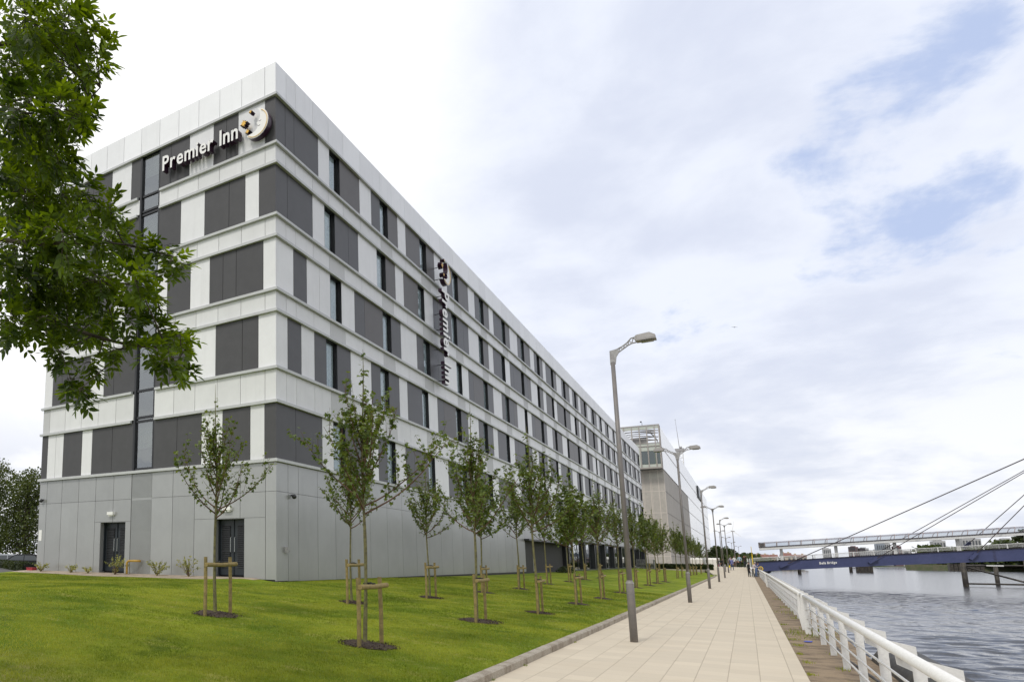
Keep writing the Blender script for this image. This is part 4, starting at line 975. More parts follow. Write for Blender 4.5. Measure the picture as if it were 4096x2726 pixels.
# canopy
def c_bot(x): return interp(x, [1.68, 27.7, 60], [3.44, 5.39, 6.6])
def c_top(x): return interp(x, [1.75, 27.8, 60], [4.58, 6.54, 7.8])
for x in (4.15, 10.15, 16.15, 22.1, 28.1, 34.1, 40, 46, 52):
    mb = MB()
    for yo in (1.2,): mb.box(x - .17, x + .17, YB + yo, YB + yo + .2, g_top(x) - .5, c_bot(x) + .1)
    bb(mb, 'canopy_column', whitepaint)
mb = MB(); xc = [1.68, 8, 14, 20, 27.7, 36, 45, 60]
for i in range(len(xc) - 1):
    a, bq = xc[i], xc[i + 1]
    for yo in (.4, 3.3): mb.bar((a, YB + yo, c_bot(a) + .20), (bq, YB + yo, c_bot(bq) + .20), .14, .36)
    mb.bar((a, YB + 1.85, c_bot(a) + .25), (bq, YB + 1.85, c_bot(bq) + .25), 2.8, .06)
bb(mb, 'canopy_beam', whitepaint)
mb = MB()
for i in range(len(xc) - 1):
    a, bq = xc[i], xc[i + 1]; mb.bar((a, YB + .33, c_bot(a) + .43), (bq, YB + .33, c_bot(bq) + .43), .2, .09)
bb(mb, 'canopy_gutter', deck_dark)
mb, gl = MB(), MB(); ribs = []; x = 2.35; bulge = .5
xr = [1.7, 2.35] + [2.35 + 1.37 * k for k in range(1, 42)]
for j, x in enumerate(xr):
    rib = []
    for k in range(9):
        a = math.pi * k / 8; hh = c_top(x) - c_bot(x) - .42
        rib.append(Vector((x + .28 * math.sin(a) * min(1, (x - 2) / 14), YB + 1.85 - 1.52 * math.cos(a), c_bot(x) + .44 + hh * (math.sin(a) ** .6))))
    ribs.append(rib); mb.tube(rib, .038, 5)
for j in range(len(ribs) - 1):
    vs = ribs[j] + ribs[j + 1]; gl.add(vs, [(k, k + 1, 10 + k, 9 + k) for k in range(8)])
    for k in (0, 2, 4, 6, 8): mb.bar(ribs[j][k], ribs[j + 1][k], .045 if k in (2, 6) else .03)
bb(mb, 'canopy_rib', canopy_frame); bb(gl, 'canopy_glazing', canopy_glass)
mb = MB(); mb.box(1.62, 1.70, YB + .4, YB + 3.3, c_bot(1.7) + .42, c_top(1.7)); mb.box(1.7, 2.3, YB + .38, YB + .42, c_bot(1.7) + .48, c_top(1.7) - .08); bb(mb, 'canopy_end', mat('dark_grille', (.09, .08, .075), .6, fine=(6, .4)))
# cables and anchor boxes
for yo, lst in ((-.25, [((4.58, 1.48), (28.72, 14.87)), ((13.99, 2.32), (28.54, 13.21)), ((23.34, 3.09), (28.1, 9.11))]), (4.1, [((5.96, 2.15), (29.61, 15.31)), ((15.14, 3.54), (29.44, 13.79)), ((24.31, 5.28), (29.1, 10.63))])):
    for i, ((xa, za), (xb, zb)) in enumerate(lst):
        k = 1.55; e = (xa + (xb - xa) * k, za + (zb - za) * k); s = (xa, za) if yo < 0 else (xa - (xb - xa) * .0, za)
        if yo > 0: s = (xa - (xb - xa) * .14, za - (zb - za) * .14)
        mb = MB(); mb.tube([(s[0], YB + yo, s[1]), (e[0], YB + yo, e[1])], .055 if i == 0 else .045, 8); bb(mb, 'cable', cable_m)
        dx, dz = (xb - xa), (zb - za); l = math.hypot(dx, dz); dx /= l; dz /= l
        mb = MB(); c0 = Vector((s[0] - dx * .42, YB + yo + .02, s[1] - dz * .42)); mb.obox(c0, (dx * .52, 0, dz * .52), (0, .17, 0), (-dz * .17, 0, dx * .17)); bb(mb, 'cable_anchor', deck_blue)
mb = MB()
for i in range(8): mb.box(28.0 - 3.05 - .12, 28.0 - 3.05 + .12, YB - .03, YB, g_bot(25) + .12 + i * .17, g_bot(25) + .15 + i * .17)
bb(mb, 'ladder_rungs', deck_dark)
nm = thing('bridge_name', 'white painted lettering on the blue bridge girder', 'sign', (8.1, YB - .03, 1.5)) 
bsl = math.atan2(g_top(12) - g_top(8), 4)
lettering(nm, 'Bells Bridge', (8.13, YB - .03, 1.50), (math.cos(bsl), 0, math.sin(bsl)), (0, 0, 1), (0, -1, 0), .33, 1.85, .02, [letter_face, letter_face], off=.04)
# bridge landing: white fence, yellow post, lifebuoy ring
t = thing('landing_fence', 'white slatted fence panel at the near end of the footbridge', 'fence', (.1, 124, .95))
mb = MB()
for i in range(8): mb.bar((0, 0, .12 + i * .14), (.55, 2.5, .12 + i * .14), .04, .05)
for k in (0, .5, 1): mb.bar((.55 * k, 2.5 * k, -.2), (.55 * k, 2.5 * k, 1.25), .09)
mb.build('slats', whitepaint, t)
mb = MB(); mb.prism([(.0, -19, -.95), (.12, -19, -.95), (.0, -.2, -.2), (-.10, -.2, -.2)], (.35, 0, .30)); mb.prism([(.42, -19.5, -.95), (.30, -19.5, -.95), (-.2, -.3, -.1), (-.08, -.3, .1)], (0, 0, .42)); mb.build('ramp_upstand', whitepaint, t)
t = thing('yellow_post', 'tall thin yellow post at the end of the blue bridge', 'post', (.66, 118, .6))
mb = MB(); mb.tube([(0, 0, 0), (-.01, 0, 2.1)], .055, 8); mb.build('post', yellow, t); mb = MB(); mb.tube([(-.01, 0, 2.1), (-.03, 0, 3.15)], .03, 8); mb.build('tip', yellow, t)
t = thing('lifebuoy_hoop', 'yellow lifebuoy hoop behind the far end of the railing', 'lifebuoy', (1.35, 112, .75))
mb = MB(); mb.tube([(.20 * math.cos(R_(a)), 0, .12 + .24 * math.sin(R_(a))) for a in range(-60, 241, 20)], .055, 8); mb.build('ring', yellow, t, smooth=True)
mb = MB(); mb.bar((0, .05, -.6), (0, .05, .3), .06); mb.build('stand', yellow, t)
# piers in the river
def dolphin(label, pts, braces, board=None):
    x, y = pts[0][:2]; t = thing('timber_dolphin', label, 'pier', (x, y, -1.6))
    for (px, py, zt, r) in pts:
        mb = MB(); mb.tube([(px - x, py - y, -3), (px - x, py - y, zt + 1.6)], r, 12); mb.build('pile', pile_m, t, smooth=True)
    for a, bq, w in braces:
        mb = MB(); mb.tube([Vector(a) - Vector((x, y, -1.6)), Vector(bq) - Vector((x, y, -1.6))], w, 8); mb.build('brace', pile_m, t)
    if board:
        mb = MB(); mb.box(board[0] - x, board[1] - x, board[2] - y, board[2] - y + .1, board[3] + 1.6, board[4] + 1.6); mb.build('board', whitepaint, t)
dolphin('dark braced timber piles standing in the river under the bridge at right', [(26.6, 156.6, 2.3, .33), (33.2, 156.6, 2.45, .36), (32.9, 172, 1.6, .28)],
        [((26.9, 156.6, 1.55), (33, 156.6, 1.62), .13), ((26.9, 156.6, 1.35), (33.2, 156.6, -1.0), .13), ((26.7, 156.6, -1.2), (33.2, 156.6, -1.15), .13)], (29.0, 30.8, 156.4, 1.5, 1.68))
for (x, y, zt, r, lab) in ((12.8, 282.7, 3.5, .45, 'single dark pile under the left part of the bridge'), (31.9, 366, 3.5, .5, 'thin dark pile just left of the square dolphin'), (80.7, 579, 6, 1.0, 'brown pile by the far bank under the bridge')):
    dolphin(lab, [(x, y, zt, r)], [])
mb = MB()
for i in range(6): mb.box(33.4 + i * .78, 33.4 + i * .78 + .72, 364, 367, -4, 2.5 + .1 * (i % 2))
tag(mb.build('pier_block', pile_m), 'square cluster of dark timber standing in the river beyond the bridge', 'pier')
mb = MB()
for i in range(8): mb.box(86 + i * 1.6, 87.4 + i * 1.6, 536, 541, -4, 2.2)
tag(mb.build('pier_block', pile_m), 'wide dark timber dolphin in front of the far bank at right', 'pier')

# ================================================================== STUDIO BUILDING behind the hotel
SB = thing('studio_building', 'tall pale stone and glass media building beyond the hotel', 'building', (-11.0, 150, .5)); SO = Vector((-11, 150, .5))
def sb(mb, name, m, parent=None, **k):
    o = mb.build(name, m, SB if parent is None else parent, origin=SO, **k); o.location = (0, 0, 0); return o
SX = -10.75; SY = 150.0; SE = 338.0; TOP = 26.5; ZG = 18.4; ZL = 22.55
mb = MB(); mb.box(-60, SX, SY, SY + 66, .4, ZG); sb(mb, 'stone_wall', stone)
# joints on stone
mb = MB()
zj = [14.4, 10.45, 6.5, 2.6]
for z in [ZG - .12] + zj: mb.box(-60, SX + .03, SY - .03, SY - .001, z - .06, z + .06); mb.box(SX + .001, SX + .03, SY, SY + 66, z - .04, z + .04, 1)
xj = [SX - .95, SX - 2.22, SX - 3.45, SX - 4.65, SX - 5.9, SX - 7.2, SX - 8.4, SX - 9.7]
for x in [SX - .03] + xj: mb.box(x - .05, x + .05, SY - .032, SY - .002, .5, ZG - .2)
for x in xj[1:]: mb.box(x + .16, x + .22, SY - .028, SY - .002, .5, ZG - .2)
sb(mb, 'stone_joints', [stone_joint, mat('dark_joint', (.17, .15, .13), .7)])
# metal and glass long side
m = bpy.data.materials.new('mirror_cladding'); m.use_nodes = True; t = m.node_tree; b = t.nodes['Principled BSDF']; b.inputs['Base Color'].default_value = (.86, .86, .84, 1); b.inputs['Metallic'].default_value = .75; b.inputs['Roughness'].default_value = .22
tcn = t.nodes.new('ShaderNodeTexCoord'); sp = t.nodes.new('ShaderNodeSeparateXYZ'); LK(t, tcn.outputs['Object'], sp.inputs[0])
c = MIXC(t, joint(t, sp.outputs[1], 2.4, 0, .09), (.87, .86, .83), (.48, .48, .46)); LK(t, c, b.inputs['Base Color']); mirror = m
mb = MB(); mb.box(-60, SX - .004, SY + .02, SE, ZG + .0, ZL + .5); mb.box(SX - .30, SX - .004, SY + .02, SE, ZL + .5, TOP - .1); mb.box(-60, SX - .3, SY + 40, SE, ZL + .5, TOP - 1.5); mb.box(-60, SX - .004, SY + 66, SE, .4, ZG)
sb(mb, 'glass_side', mirror)
mb = MB()
for z in (ZL, ZG): mb.box(SX - .01, SX + .04, SY, SE, z - .05, z + .05)
for z in zj: mb.box(SX - .01, SX + .04, SY + 66, SE, z - .05, z + .05)
mb.box(SX - .01, SX + .05, SY + 65.9, SY + 66.1, .5, ZG)
sb(mb, 'trim', metal_frame)
# corner storey with glazing, and open lattice above (the front face stands 2.4 m forward of the glass box)
fr = MB(); gl = MB(); back = MB(); pan = MB()
mull = [SX - .05, SX - .75, SX - 1.97, SX - 3.15, SX - 4.35, SX - 5.6, SX - 6.9, SX - 8.2, SX - 9.5]
y0 = SY - 2.2; y1 = SY - .02
for x in mull:
    fr.box(x - .08, x + .08, y0, y0 + .25, ZG, TOP)
for z, h in ((ZG, .25), (ZL - .05, .12), (ZL + .55, .1), (TOP - .12, .14)):
    fr.box(mull[-1], SX, y0 - .02, y0 + .2, z, z + h)
    fr.box(SX - .12, SX + .0, y0, y1, z, z + h)
for y in (y0 + .05, SY - 1.1, SY - .1): fr.box(SX - .14, SX, y, y + .12, ZG, TOP)
lat = sb(fr, 'corner_frame', metal_frame)
for i in range(len(mull) - 1):
    a, bq = mull[i + 1] + .1, mull[i] - .1
    if i < 3: gl.box(a, bq, y0 + .1, y0 + .12, ZG + .85, ZL - .9)
    else: pan.box(a, bq, y0 + .08, y0 + .12, ZG + .3, ZL - .1)
    pan.box(a, bq, y0 + .1, y0 + .14, ZG + .28, ZG + .8); pan.box(a, bq, y0 + .1, y0 + .14, ZL - .85, ZL - .1); pan.box(a, bq, y0 + .1, y0 + .14, ZL + .1, ZL + .5)
    pan.box(a, bq, y0 + .1, y0 + .14, TOP - .75, TOP - .15)
gl.box(SX - .08, SX - .06, y0 + .2, y1, ZG + .5, ZL - .3)
pan.box(-60, mull[-1], y0 + .1, SY, ZG, TOP - .4)
sb(pan, 'pale_green_panel', mat('pale_green_glass', (.50, .53, .47), .35), lat).location = (0, 0, 0); sb(gl, 'pane', bbc_glass, lat).location = (0, 0, 0)
back.box(mull[3], SX - .3, SY - .9, SY - .8, ZG + .3, ZL - .1); back.box(mull[1] - .3, mull[1] - .1, SY - 1.6, SY - 1.5, ZG + .8, ZL - 1.2, 1); sb(back, 'interior_wall', [mat('office_interior', (.11, .12, .11), .8, nscale=.8, ncol=(.22, .2, .08)), yellow])
mb = MB()
for j, (za, yb) in enumerate(((23.6, SY - 1.9), (24.3, SY - 1.2), (25.0, SY - 1.6), (25.6, SY - .6))):
    pts = [(SX - .3 - 8.5 * k / 12, yb, za + .45 * math.sin(math.pi * k / 12)) for k in range(13)]; mb.tube(pts, .10, 6)
    mb.bar((SX - .3, yb + .4, za + .1), (SX - 9, yb + .4, za + .1), .14)
for k in range(5): mb.bar((SX - .4 - k * .1, y0 + .4, 23.3 + k * .5), (SX - 1.6 - k * .3, SY - .2, 25.7), .10)
mb.box(mull[-1], SX - 2.0, SY - .6, SY - .5, ZL + .6, ZL + 1.8)
sb(mb, 'roof_truss', galv)
mb = MB(); mb.box(-60, SX - .32, SY + 40.2, SE - 2, TOP - 1.49, TOP - 1.3); sb(mb, 'roof', galv)
mb = MB(); mb.tube([(SX - 2.6, SY - 2, TOP), (SX - 2.6, SY - 2, TOP + .55)], .04, 6); dome(mb, (SX - 2.75, SY - 2, TOP + .72), .15); sb(mb, 'roof_camera', frame_m)
mb = MB(); mb.box(SX + .05, SX + .35, 268, 290, 23.0 - 1.0, 27.0 - 1.2); sb(mb, 'screen', mat('screen_surround', (.03, .035, .035), .4))
mb = MB(); mb.box(SX + .36, SX + .42, 269.5, 289, 22.6, 25.3); sb(mb, 'screen_face', mat('screen_pixels', (.30, .33, .33), .3, nscale=.4, ncol=(.08, .09, .10)))
# fence cage and service items by the hotel end
t = thing('metal_fence', 'short grey metal railing cage at the far end of the hotel', 'fence', (-12.2, 113, .65))
mb = MB()
for z in (.1, .62, 1.2): mb.bar((0, 0, z), (2.0, 0, z), .04); mb.bar((2.0, 0, z), (2.0, 3, z), .04)
for k in range(15): mb.bar((2.0 * k / 14, 0, .0), (2.0 * k / 14, 0, 1.2), .035); mb.bar((2.0, 3 * k / 14, 0), (2.0, 3 * k / 14, 1.2), .035)
mb.build('bars', galv, t)
# antenna lattice mast
t = thing('lattice_mast', 'white lattice mast with a thin antenna behind the studio building roof', 'mast', (-12.4, 232, .5))
mb = MB(); cs = [(-.7, -.7), (.7, -.7), (.7, .7), (-.7, .7)]; z = 18
for cx_, cy_ in cs: mb.tube([(cx_, cy_, 18), (cx_ * .9, cy_ * .9, 32.5)], .09, 6)
while z < 32:
    for k in range(4):
        a, bq = cs[k], cs[(k + 1) % 4]; mb.bar((a[0], a[1], z), (bq[0], bq[1], z + 1.2), .07); mb.bar((a[0], a[1], z), (bq[0], bq[1], z), .06)
    z += 1.2
mb.build('lattice', whitepaint, t)
mb = MB(); mb.box(-1.0, -.1, -.6, .2, 22, 31.5); mb.build('cladding_duct', whitepaint, t)
mb = MB(); mb.box(-1.1, 1.1, -.9, .9, 31.8, 32.6); mb.tube([(.6, 0, 33), (0, 0, 33)], .3, 8); mb.build('platform', galv, t)
mb = MB(); mb.tube([(0, 0, 32.4), (-.45, 0, 41.0)], [.10, .03], 6); dome(mb, (-.45, 0, 41), .12, 6); mb.build('antenna', galv, t)
t.scale = (1, 1, 1)

# ================================================================== FOREGROUND ASH TREE
BLOBS = [(-4.21,2.96,5.83,.31),(-5.19,3.65,6.82,.38),(-4.1,3.26,5.94,.27),(-4.95,3.94,6.84,.32),(-3.96,3.45,5.86,.15),(-4.9,3.43,6.03,.38),(-6.13,4.29,7.13,.47),(-4.45,3.57,5.9,.29),(-5.06,4.05,6.49,.33),(-3.89,3.43,5.56,.11),(-4.24,2.99,5.03,.32),(-5.3,3.74,5.89,.41),(-4.03,3.2,5.1,.26),(-5.96,4.75,6.78,.38),(-4.31,3.67,5.4,.12),(-4.85,3.45,5.16,.37),(-5.44,3.87,5.59,.41),(-4.18,3.28,4.82,.22),(-5.71,4.48,5.99,.3),(-4.79,3.48,4.73,.35),(-6.28,4.56,5.7,.45),(-4.68,3.77,4.82,.28),(-5.04,4.06,5.07,.3),(-4.26,3.71,4.64,.19),(-4.02,3.77,4.5,.11),(-4.32,3.12,4.05,.31),(-5.87,4.24,4.93,.42),(-3.97,3.26,4.04,.27),(-6.05,4.97,5.32,.41),(-4.38,4.04,4.47,.24),(-5.25,4.85,5.04,.28),(-4.1,4.15,4.34,.16),(-3.92,4.27,4.26,.15),(-3.62,4.15,4.06,.07),(-4.57,3.32,3.86,.32),(-6.07,4.41,4.59,.43),(-4.33,3.53,3.87,.29),(-5.2,4.24,4.32,.35),(-3.97,3.63,3.81,.25),(-5.63,5.15,4.74,.35),(-3.53,3.59,3.69,.17),(-3.88,4.13,3.77,.13),(-4.53,3.22,3.48,.23),(-6.09,4.34,4.13,.31),(-4.45,3.56,3.56,.26),(-5.52,4.41,4.03,.32),(-4.65,4.17,3.74,.24),(-5.03,4.51,3.91,.26),(-3.91,3.89,3.55,.18),(-3.86,4.2,3.55,.16),(-3.56,4.17,3.39,.11),(-4.31,3.59,3.26,.14),(-4.65,3.94,3.15,.1),(-4.08,3.57,2.9,.06),(-4.4,3.97,3.27,.11),(-3.94,3.79,3.26,.09),(-3.69,3.92,3.25,.1),(-3.49,3.96,3.15,.1),(-3.86,4.52,3.26,.05),
 # crown continuing out of frame over the trunk
 (-5.6,2.6,5.6,.6),(-6.4,3.0,6.4,.8),(-6.9,2.2,5.4,.9),(-5.9,1.9,6.6,.8),(-7.6,3.4,5.8,.9),(-6.8,2.6,7.6,.9),(-5.6,3.0,7.6,.7),(-7.9,1.8,6.9,1.0),(-6.3,1.4,5.2,.7)]
LIMBS = [[(-6.84,2.75,3.1),(-5.78,3.24,4.13),(-4.79,3.83,3.67),(-4.14,4.12,3.42),(-3.6,4.3,3.33)],[(-6.8,2.7,3.5),(-5.93,3.3,4.53),(-5.02,3.77,4.46),(-4.3,4.08,4.38),(-3.75,4.28,4.18)],[(-6.77,2.65,3.91),(-5.68,3.09,5.29),(-5.1,3.53,5.37),(-4.55,3.68,5.46),(-4.14,3.71,5.63)],[(-6.74,2.59,4.31),(-5.96,2.96,6.22),(-5.22,3.49,6.44),(-4.63,3.7,6.38),(-4.21,3.79,6.27)],[(-5.78,3.24,4.13),(-5.51,3.97,4.04),(-4.93,4.01,3.5),(-4.68,4.02,3.09)],[(-5.02,3.77,4.46),(-4.95,4.36,4.3),(-4.28,4.41,4.07),(-3.85,4.3,3.65)],[(-5.93,3.3,4.53),(-5.58,3.94,5.25),(-5.08,4.08,5.23),(-4.47,4.11,4.82)],[(-5.68,3.09,5.29),(-5.56,3.57,5.95),(-5.36,3.93,6.21),(-4.71,3.93,6.2)]]
ash = thing('ash_tree', 'large leafy ash tree reaching in from the left of the photo over the lawn', 'tree', (-6.95, 2.5, terr(-6.95, 2.5)))
AO = ash.location.copy(); r = random.Random(31)
def crv(pts, n=6):
    pts = [Vector(p) for p in pts]; P = [pts[0] * 2 - pts[1]] + pts + [pts[-1] * 2 - pts[-2]]; out = []
    for i in range(1, len(P) - 2):
        for k in range(n):
            t = k / n; a, b_, c_, d_ = P[i - 1], P[i], P[i + 1], P[i + 2]
            out.append(.5 * ((2 * b_) + (c_ - a) * t + (2 * a - 5 * b_ + 4 * c_ - d_) * t * t + (3 * b_ - a - 3 * c_ + d_) * t ** 3))
    out.append(pts[-1]); return out
mb = MB(); tz = AO.z
mb.tube([(-6.95, 2.5, tz - .1), (-6.93, 2.53, tz + .3), (-6.9, 2.6, 2.2), (-6.85, 2.72, 3.2), (-6.78, 2.62, 4.4), (-6.8, 2.5, 5.6), (-6.9, 2.4, 7.6)], [.20, .15, .135, .12, .09, .065, .02], 12)
o = mb.build('trunk', bark_d, ash, smooth=True, origin=AO); o.location = (0, 0, 0)
mb = MB(); pts_all = []
for i, L in enumerate(LIMBS):
    c = crv(L); n = len(c); r0 = .032 if i < 4 else .014
    mb.tube(c, [r0 * (1 - k / n) ** .9 + .003 for k in range(n)], 7, cap=False); pts_all += c[n // 4:]
lf = MB(); LF = [(0, 0), (.16, .22), (.19, .48), (.10, .80), (0, 1), (-.10, .80), (-.19, .48), (-.16, .22)]
for bi, (bx, by, bz, br_) in enumerate(BLOBS):
    C0 = Vector((bx, by, bz)); near = min(pts_all, key=lambda p: (p - C0).length)
    if (near - C0).length > .05:
        mid = (near + C0) / 2 + rdir(r) * .05; mb.tube([near, mid, C0], [.008, .006, .003], 5, cap=False)
    vol = br_; ncl = int(9 + 430 * br_ * br_) if bi < 59 else int(110 * br_ * br_ + 20)
    for _ in range(ncl):
        d = rdir(r); p = C0 + d * br_ * .72 * (r.random() ** .45); out = (d * .7 + Vector((.35, .2, -.45)) + rdir(r) * .6).normalized()
        L = r.uniform(.09, .15); q = [p, p + out * L * .5, p + out * L + Vector((0, 0, -.03))]
        mb.tube(q, [.0022, .0018, .001], 3, cap=False)
        if r.random() < .35: mb.tube([C0 + (p - C0) * .2, p], [.004, .002], 3, cap=False)
        s = out.cross(Vector((0, 0, 1)) + rdir(r) * .4).normalized(); npair = 3
        tilt = rdir(r) * .35
        for k in range(npair):
            a = q[0].lerp(q[2], .25 + .3 * k)
            for sg in (-1, 1):
                dd = (out * .55 + s * sg + tilt + rdir(r) * .25 + Vector((0, 0, -.15))).normalized(); nn = out.cross(dd) * sg
                leaf(lf, a, dd, nn + rdir(r) * .3, r.uniform(.068, .10), LF, r, .25)
        leaf(lf, q[2], (out + tilt * .5), s.cross(out), r.uniform(.07, .105), LF, r, .25)
o = mb.build('branches', bark_d, ash, smooth=True, origin=AO); o.location = (0, 0, 0)
o = lf.build('crown', ash_leaf, ash, origin=AO); o.location = (0, 0, 0)

# ================================================================== SHRUBS, PIPE AT THE END WALL
def shrub(x, y, w, h, n, seed, label):
    t = thing('shrub', label, 'shrub', (x, y, terr(x, y)), 0, 'variegated shrubs against the end wall'); r = random.Random(seed); st, lf = MB(), MB()
    for _ in range(16):
        a = r.random() * 6.28; e = r.uniform(.3, 1.0); tip = Vector((math.cos(a) * w * .5 * e, math.sin(a) * w * .35 * e, h * r.uniform(.45, 1.0) * (1.1 - .4 * e)))
        mid = tip * .5 + Vector((0, 0, h * .12)); st.tube([(0, 0, 0), mid, tip], [.008, .005, .002], 4, cap=False)
        for k in range(n // 16):
            q = r.random() ** .6; p = (mid * 2 * q if q < .5 else mid.lerp(tip, 2 * q - 1)) + rdir(r) * .06 * r.random(); leaf(lf, p, rdir(r) + Vector((0, 0, .4)), rdir(r) + Vector((0, 0, 1)), r.uniform(.03, .06), SIMPLE, r)
    st.build('stems', twig_m, t); lf.build('foliage', shrub_leaf, t)
for a in [(-24.3, 19.45, 1.0, .55, 260, 1, 'leftmost small yellow green shrub, by the corner of the end wall'), (-22.3, 19.4, .95, .5, 260, 2, 'low spreading variegated shrub left of the first louvred door'), (-21.3, 19.45, .9, .3, 170, 6, 'very low trailing shrub just left of the first louvred door'),
          (-19.55, 19.25, 1.45, .95, 420, 3, 'tallest variegated shrub in front of the yellow pipe'), (-17.5, 19.4, 1.25, .7, 480, 4, 'round pale variegated shrub between the two louvred doors'), (-16.0, 19.45, 1.2, .85, 340, 5, 'spiky pale shrub left of the second louvred door')]: shrub(*a)
t = thing('gas_pipe', 'yellow right angled gas pipe rising in front of the louvre panel', 'pipe', (-19.35, 19.7, terr(-19.35, 19.7)))
mb = MB(); mb.tube(crv([(0, 0, -.05), (0, 0, .30), (0, 0, .42), (.06, .02, .50), (.2, .05, .51), (.50, .25, .51)], 4), .045, 10); mb.build('pipe', yellow_pipe, t, smooth=True)
t = thing('red_box', 'small red box on the ground at the left corner of the hotel', 'box', (-25.5, 19.9, .82)); mb = MB(); mb.box(-.2, .2, -.12, .12, 0, .16); mb.box(-.22, .22, -.14, .14, .161, .19); mb.build('body', mat('red_plastic', (.35, .02, .03), .5), t)
# dark shrubs by the lobby
def bush(name, label, loc, sx, sy, sz, n, mt, ls, seed, grp=None, shape=SIMPLE, cat='shrub'):
    t = thing(name, label, cat, loc, 0, grp); r = random.Random(seed); lf, st = MB(), MB()
    for _ in range(n):
        d = rdir(r); d.z = abs(d.z); p = Vector((d.x * sx, d.y * sy, d.z * sz)) * (r.random() ** .35) * (1 + .25 * mnoise.noise(d * 2.5 + Vector((seed, 0, 0)))); leaf(lf, p, rdir(r), rdir(r) + Vector((0, 0, .6)), ls * r.uniform(.6, 1.3), shape, r)
    for _ in range(6): st.tube([(0, 0, -.05), rdir(r) * .1 + Vector((0, 0, sz * .3)), Vector((r.uniform(-.6, .6) * sx, r.uniform(-.6, .6) * sy, sz * .7))], [.03, .02, .01], 5)
    st.build('stems', bark_d, t); lf.build('foliage', mt, t); return t
bush('shrub', 'low dark green shrub in the bed before the dark lobby entrance', (X0 + .7, Y0 + 43.5, terr(X0 + .7, 63)), .6, 2.2, .5, 700, dark_leaf, .09, 3)

# ================================================================== LEFT BACKGROUND: trees, hedge, cars
def crown_tree(name, label, loc, H, rad, trunk_h, n, mt, ls, seed, blobs=9, grp=None, squash=1.0):
    t = thing(name, label, 'tree', loc, 0, grp); r = random.Random(seed); wd, lf = MB(), MB()
    wd.tube([(0, 0, -.2), (.05, .03, trunk_h * .5), (0, .05, trunk_h), (.1, 0, H * .8)], [rad * .085, rad * .06, rad * .05, rad * .015], 8)
    bl = []
    for i in range(blobs):
        a = r.random() * 6.28; zz = trunk_h + (H - trunk_h) * ((i + .5) / blobs); f = math.sin(math.pi * min(.92, .18 + .78 * (i + .5) / blobs)) ** .8
        q = rad * .55 * f * r.uniform(.5, 1.1); c = Vector((math.cos(a) * q, math.sin(a) * q, zz)); rr_ = rad * f * r.uniform(.38, .62) + .1 * rad; bl.append((c, rr_))
        wd.tube([(0, 0, trunk_h * .8 + (zz - trunk_h) * .4), c * .5 + Vector((0, 0, zz * .42)), c], [rad * .03, rad * .02, rad * .008], 5)
    tot = sum(b[1] ** 2 for b in bl)
    for c, rb in bl:
        for _ in range(int(n * rb * rb / tot)):
            d = rdir(r); p = c + Vector((d.x, d.y, d.z * .8)) * rb * (r.random() ** .4) * (1 + .35 * mnoise.noise(d * 3 + c)); leaf(lf, p, rdir(r), rdir(r) + Vector((0, 0, .5)), ls * r.uniform(.6, 1.3), SIMPLE, r)
    wd.build('trunk', bark_d, t); lf.build('crown', mt, t); return t
crown_tree('tree', 'dark tree nearest the left corner of the hotel, behind the parked cars', (-52.5, 40, .7), 8.4, 4.0, .8, 10000, mid_leaf, .17, 2, 16, 'trees behind the car park')
crown_tree('tree', 'taller dark tree at the left edge of the photo behind the parked cars', (-57.5, 40, .7), 9.6, 4.2, .9, 9000, mid_leaf, .17, 5, 16, 'trees behind the car park')
crown_tree('tree', 'lighter green tree filling the gap low behind the black car', (-50, 47, .7), 5.2, 4.4, .3, 12000, far_leaf, .2, 8, 12, 'trees behind the car park')
t = thing('hedge', 'low clipped dark hedge in front of the parked cars', 'hedge', (-36, 26.5, .7)); lf = MB(); r = random.Random(2)
for _ in range(7000):
    p = Vector((r.uniform(-9, 9), r.uniform(-.4, .4), r.uniform(0, .42))); k = r.random()
    if k < .5: p.z = .42 + r.uniform(-.03, .03)
    elif k < .9: p.y = -.4 + r.uniform(-.03, .03)
    leaf(lf, p, rdir(r), rdir(r), r.uniform(.05, .1), SIMPLE, r)
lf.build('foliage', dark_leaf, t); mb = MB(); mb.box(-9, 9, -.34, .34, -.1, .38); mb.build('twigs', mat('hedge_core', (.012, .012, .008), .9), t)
t.rotation_euler = (0, 0, R_(-30))
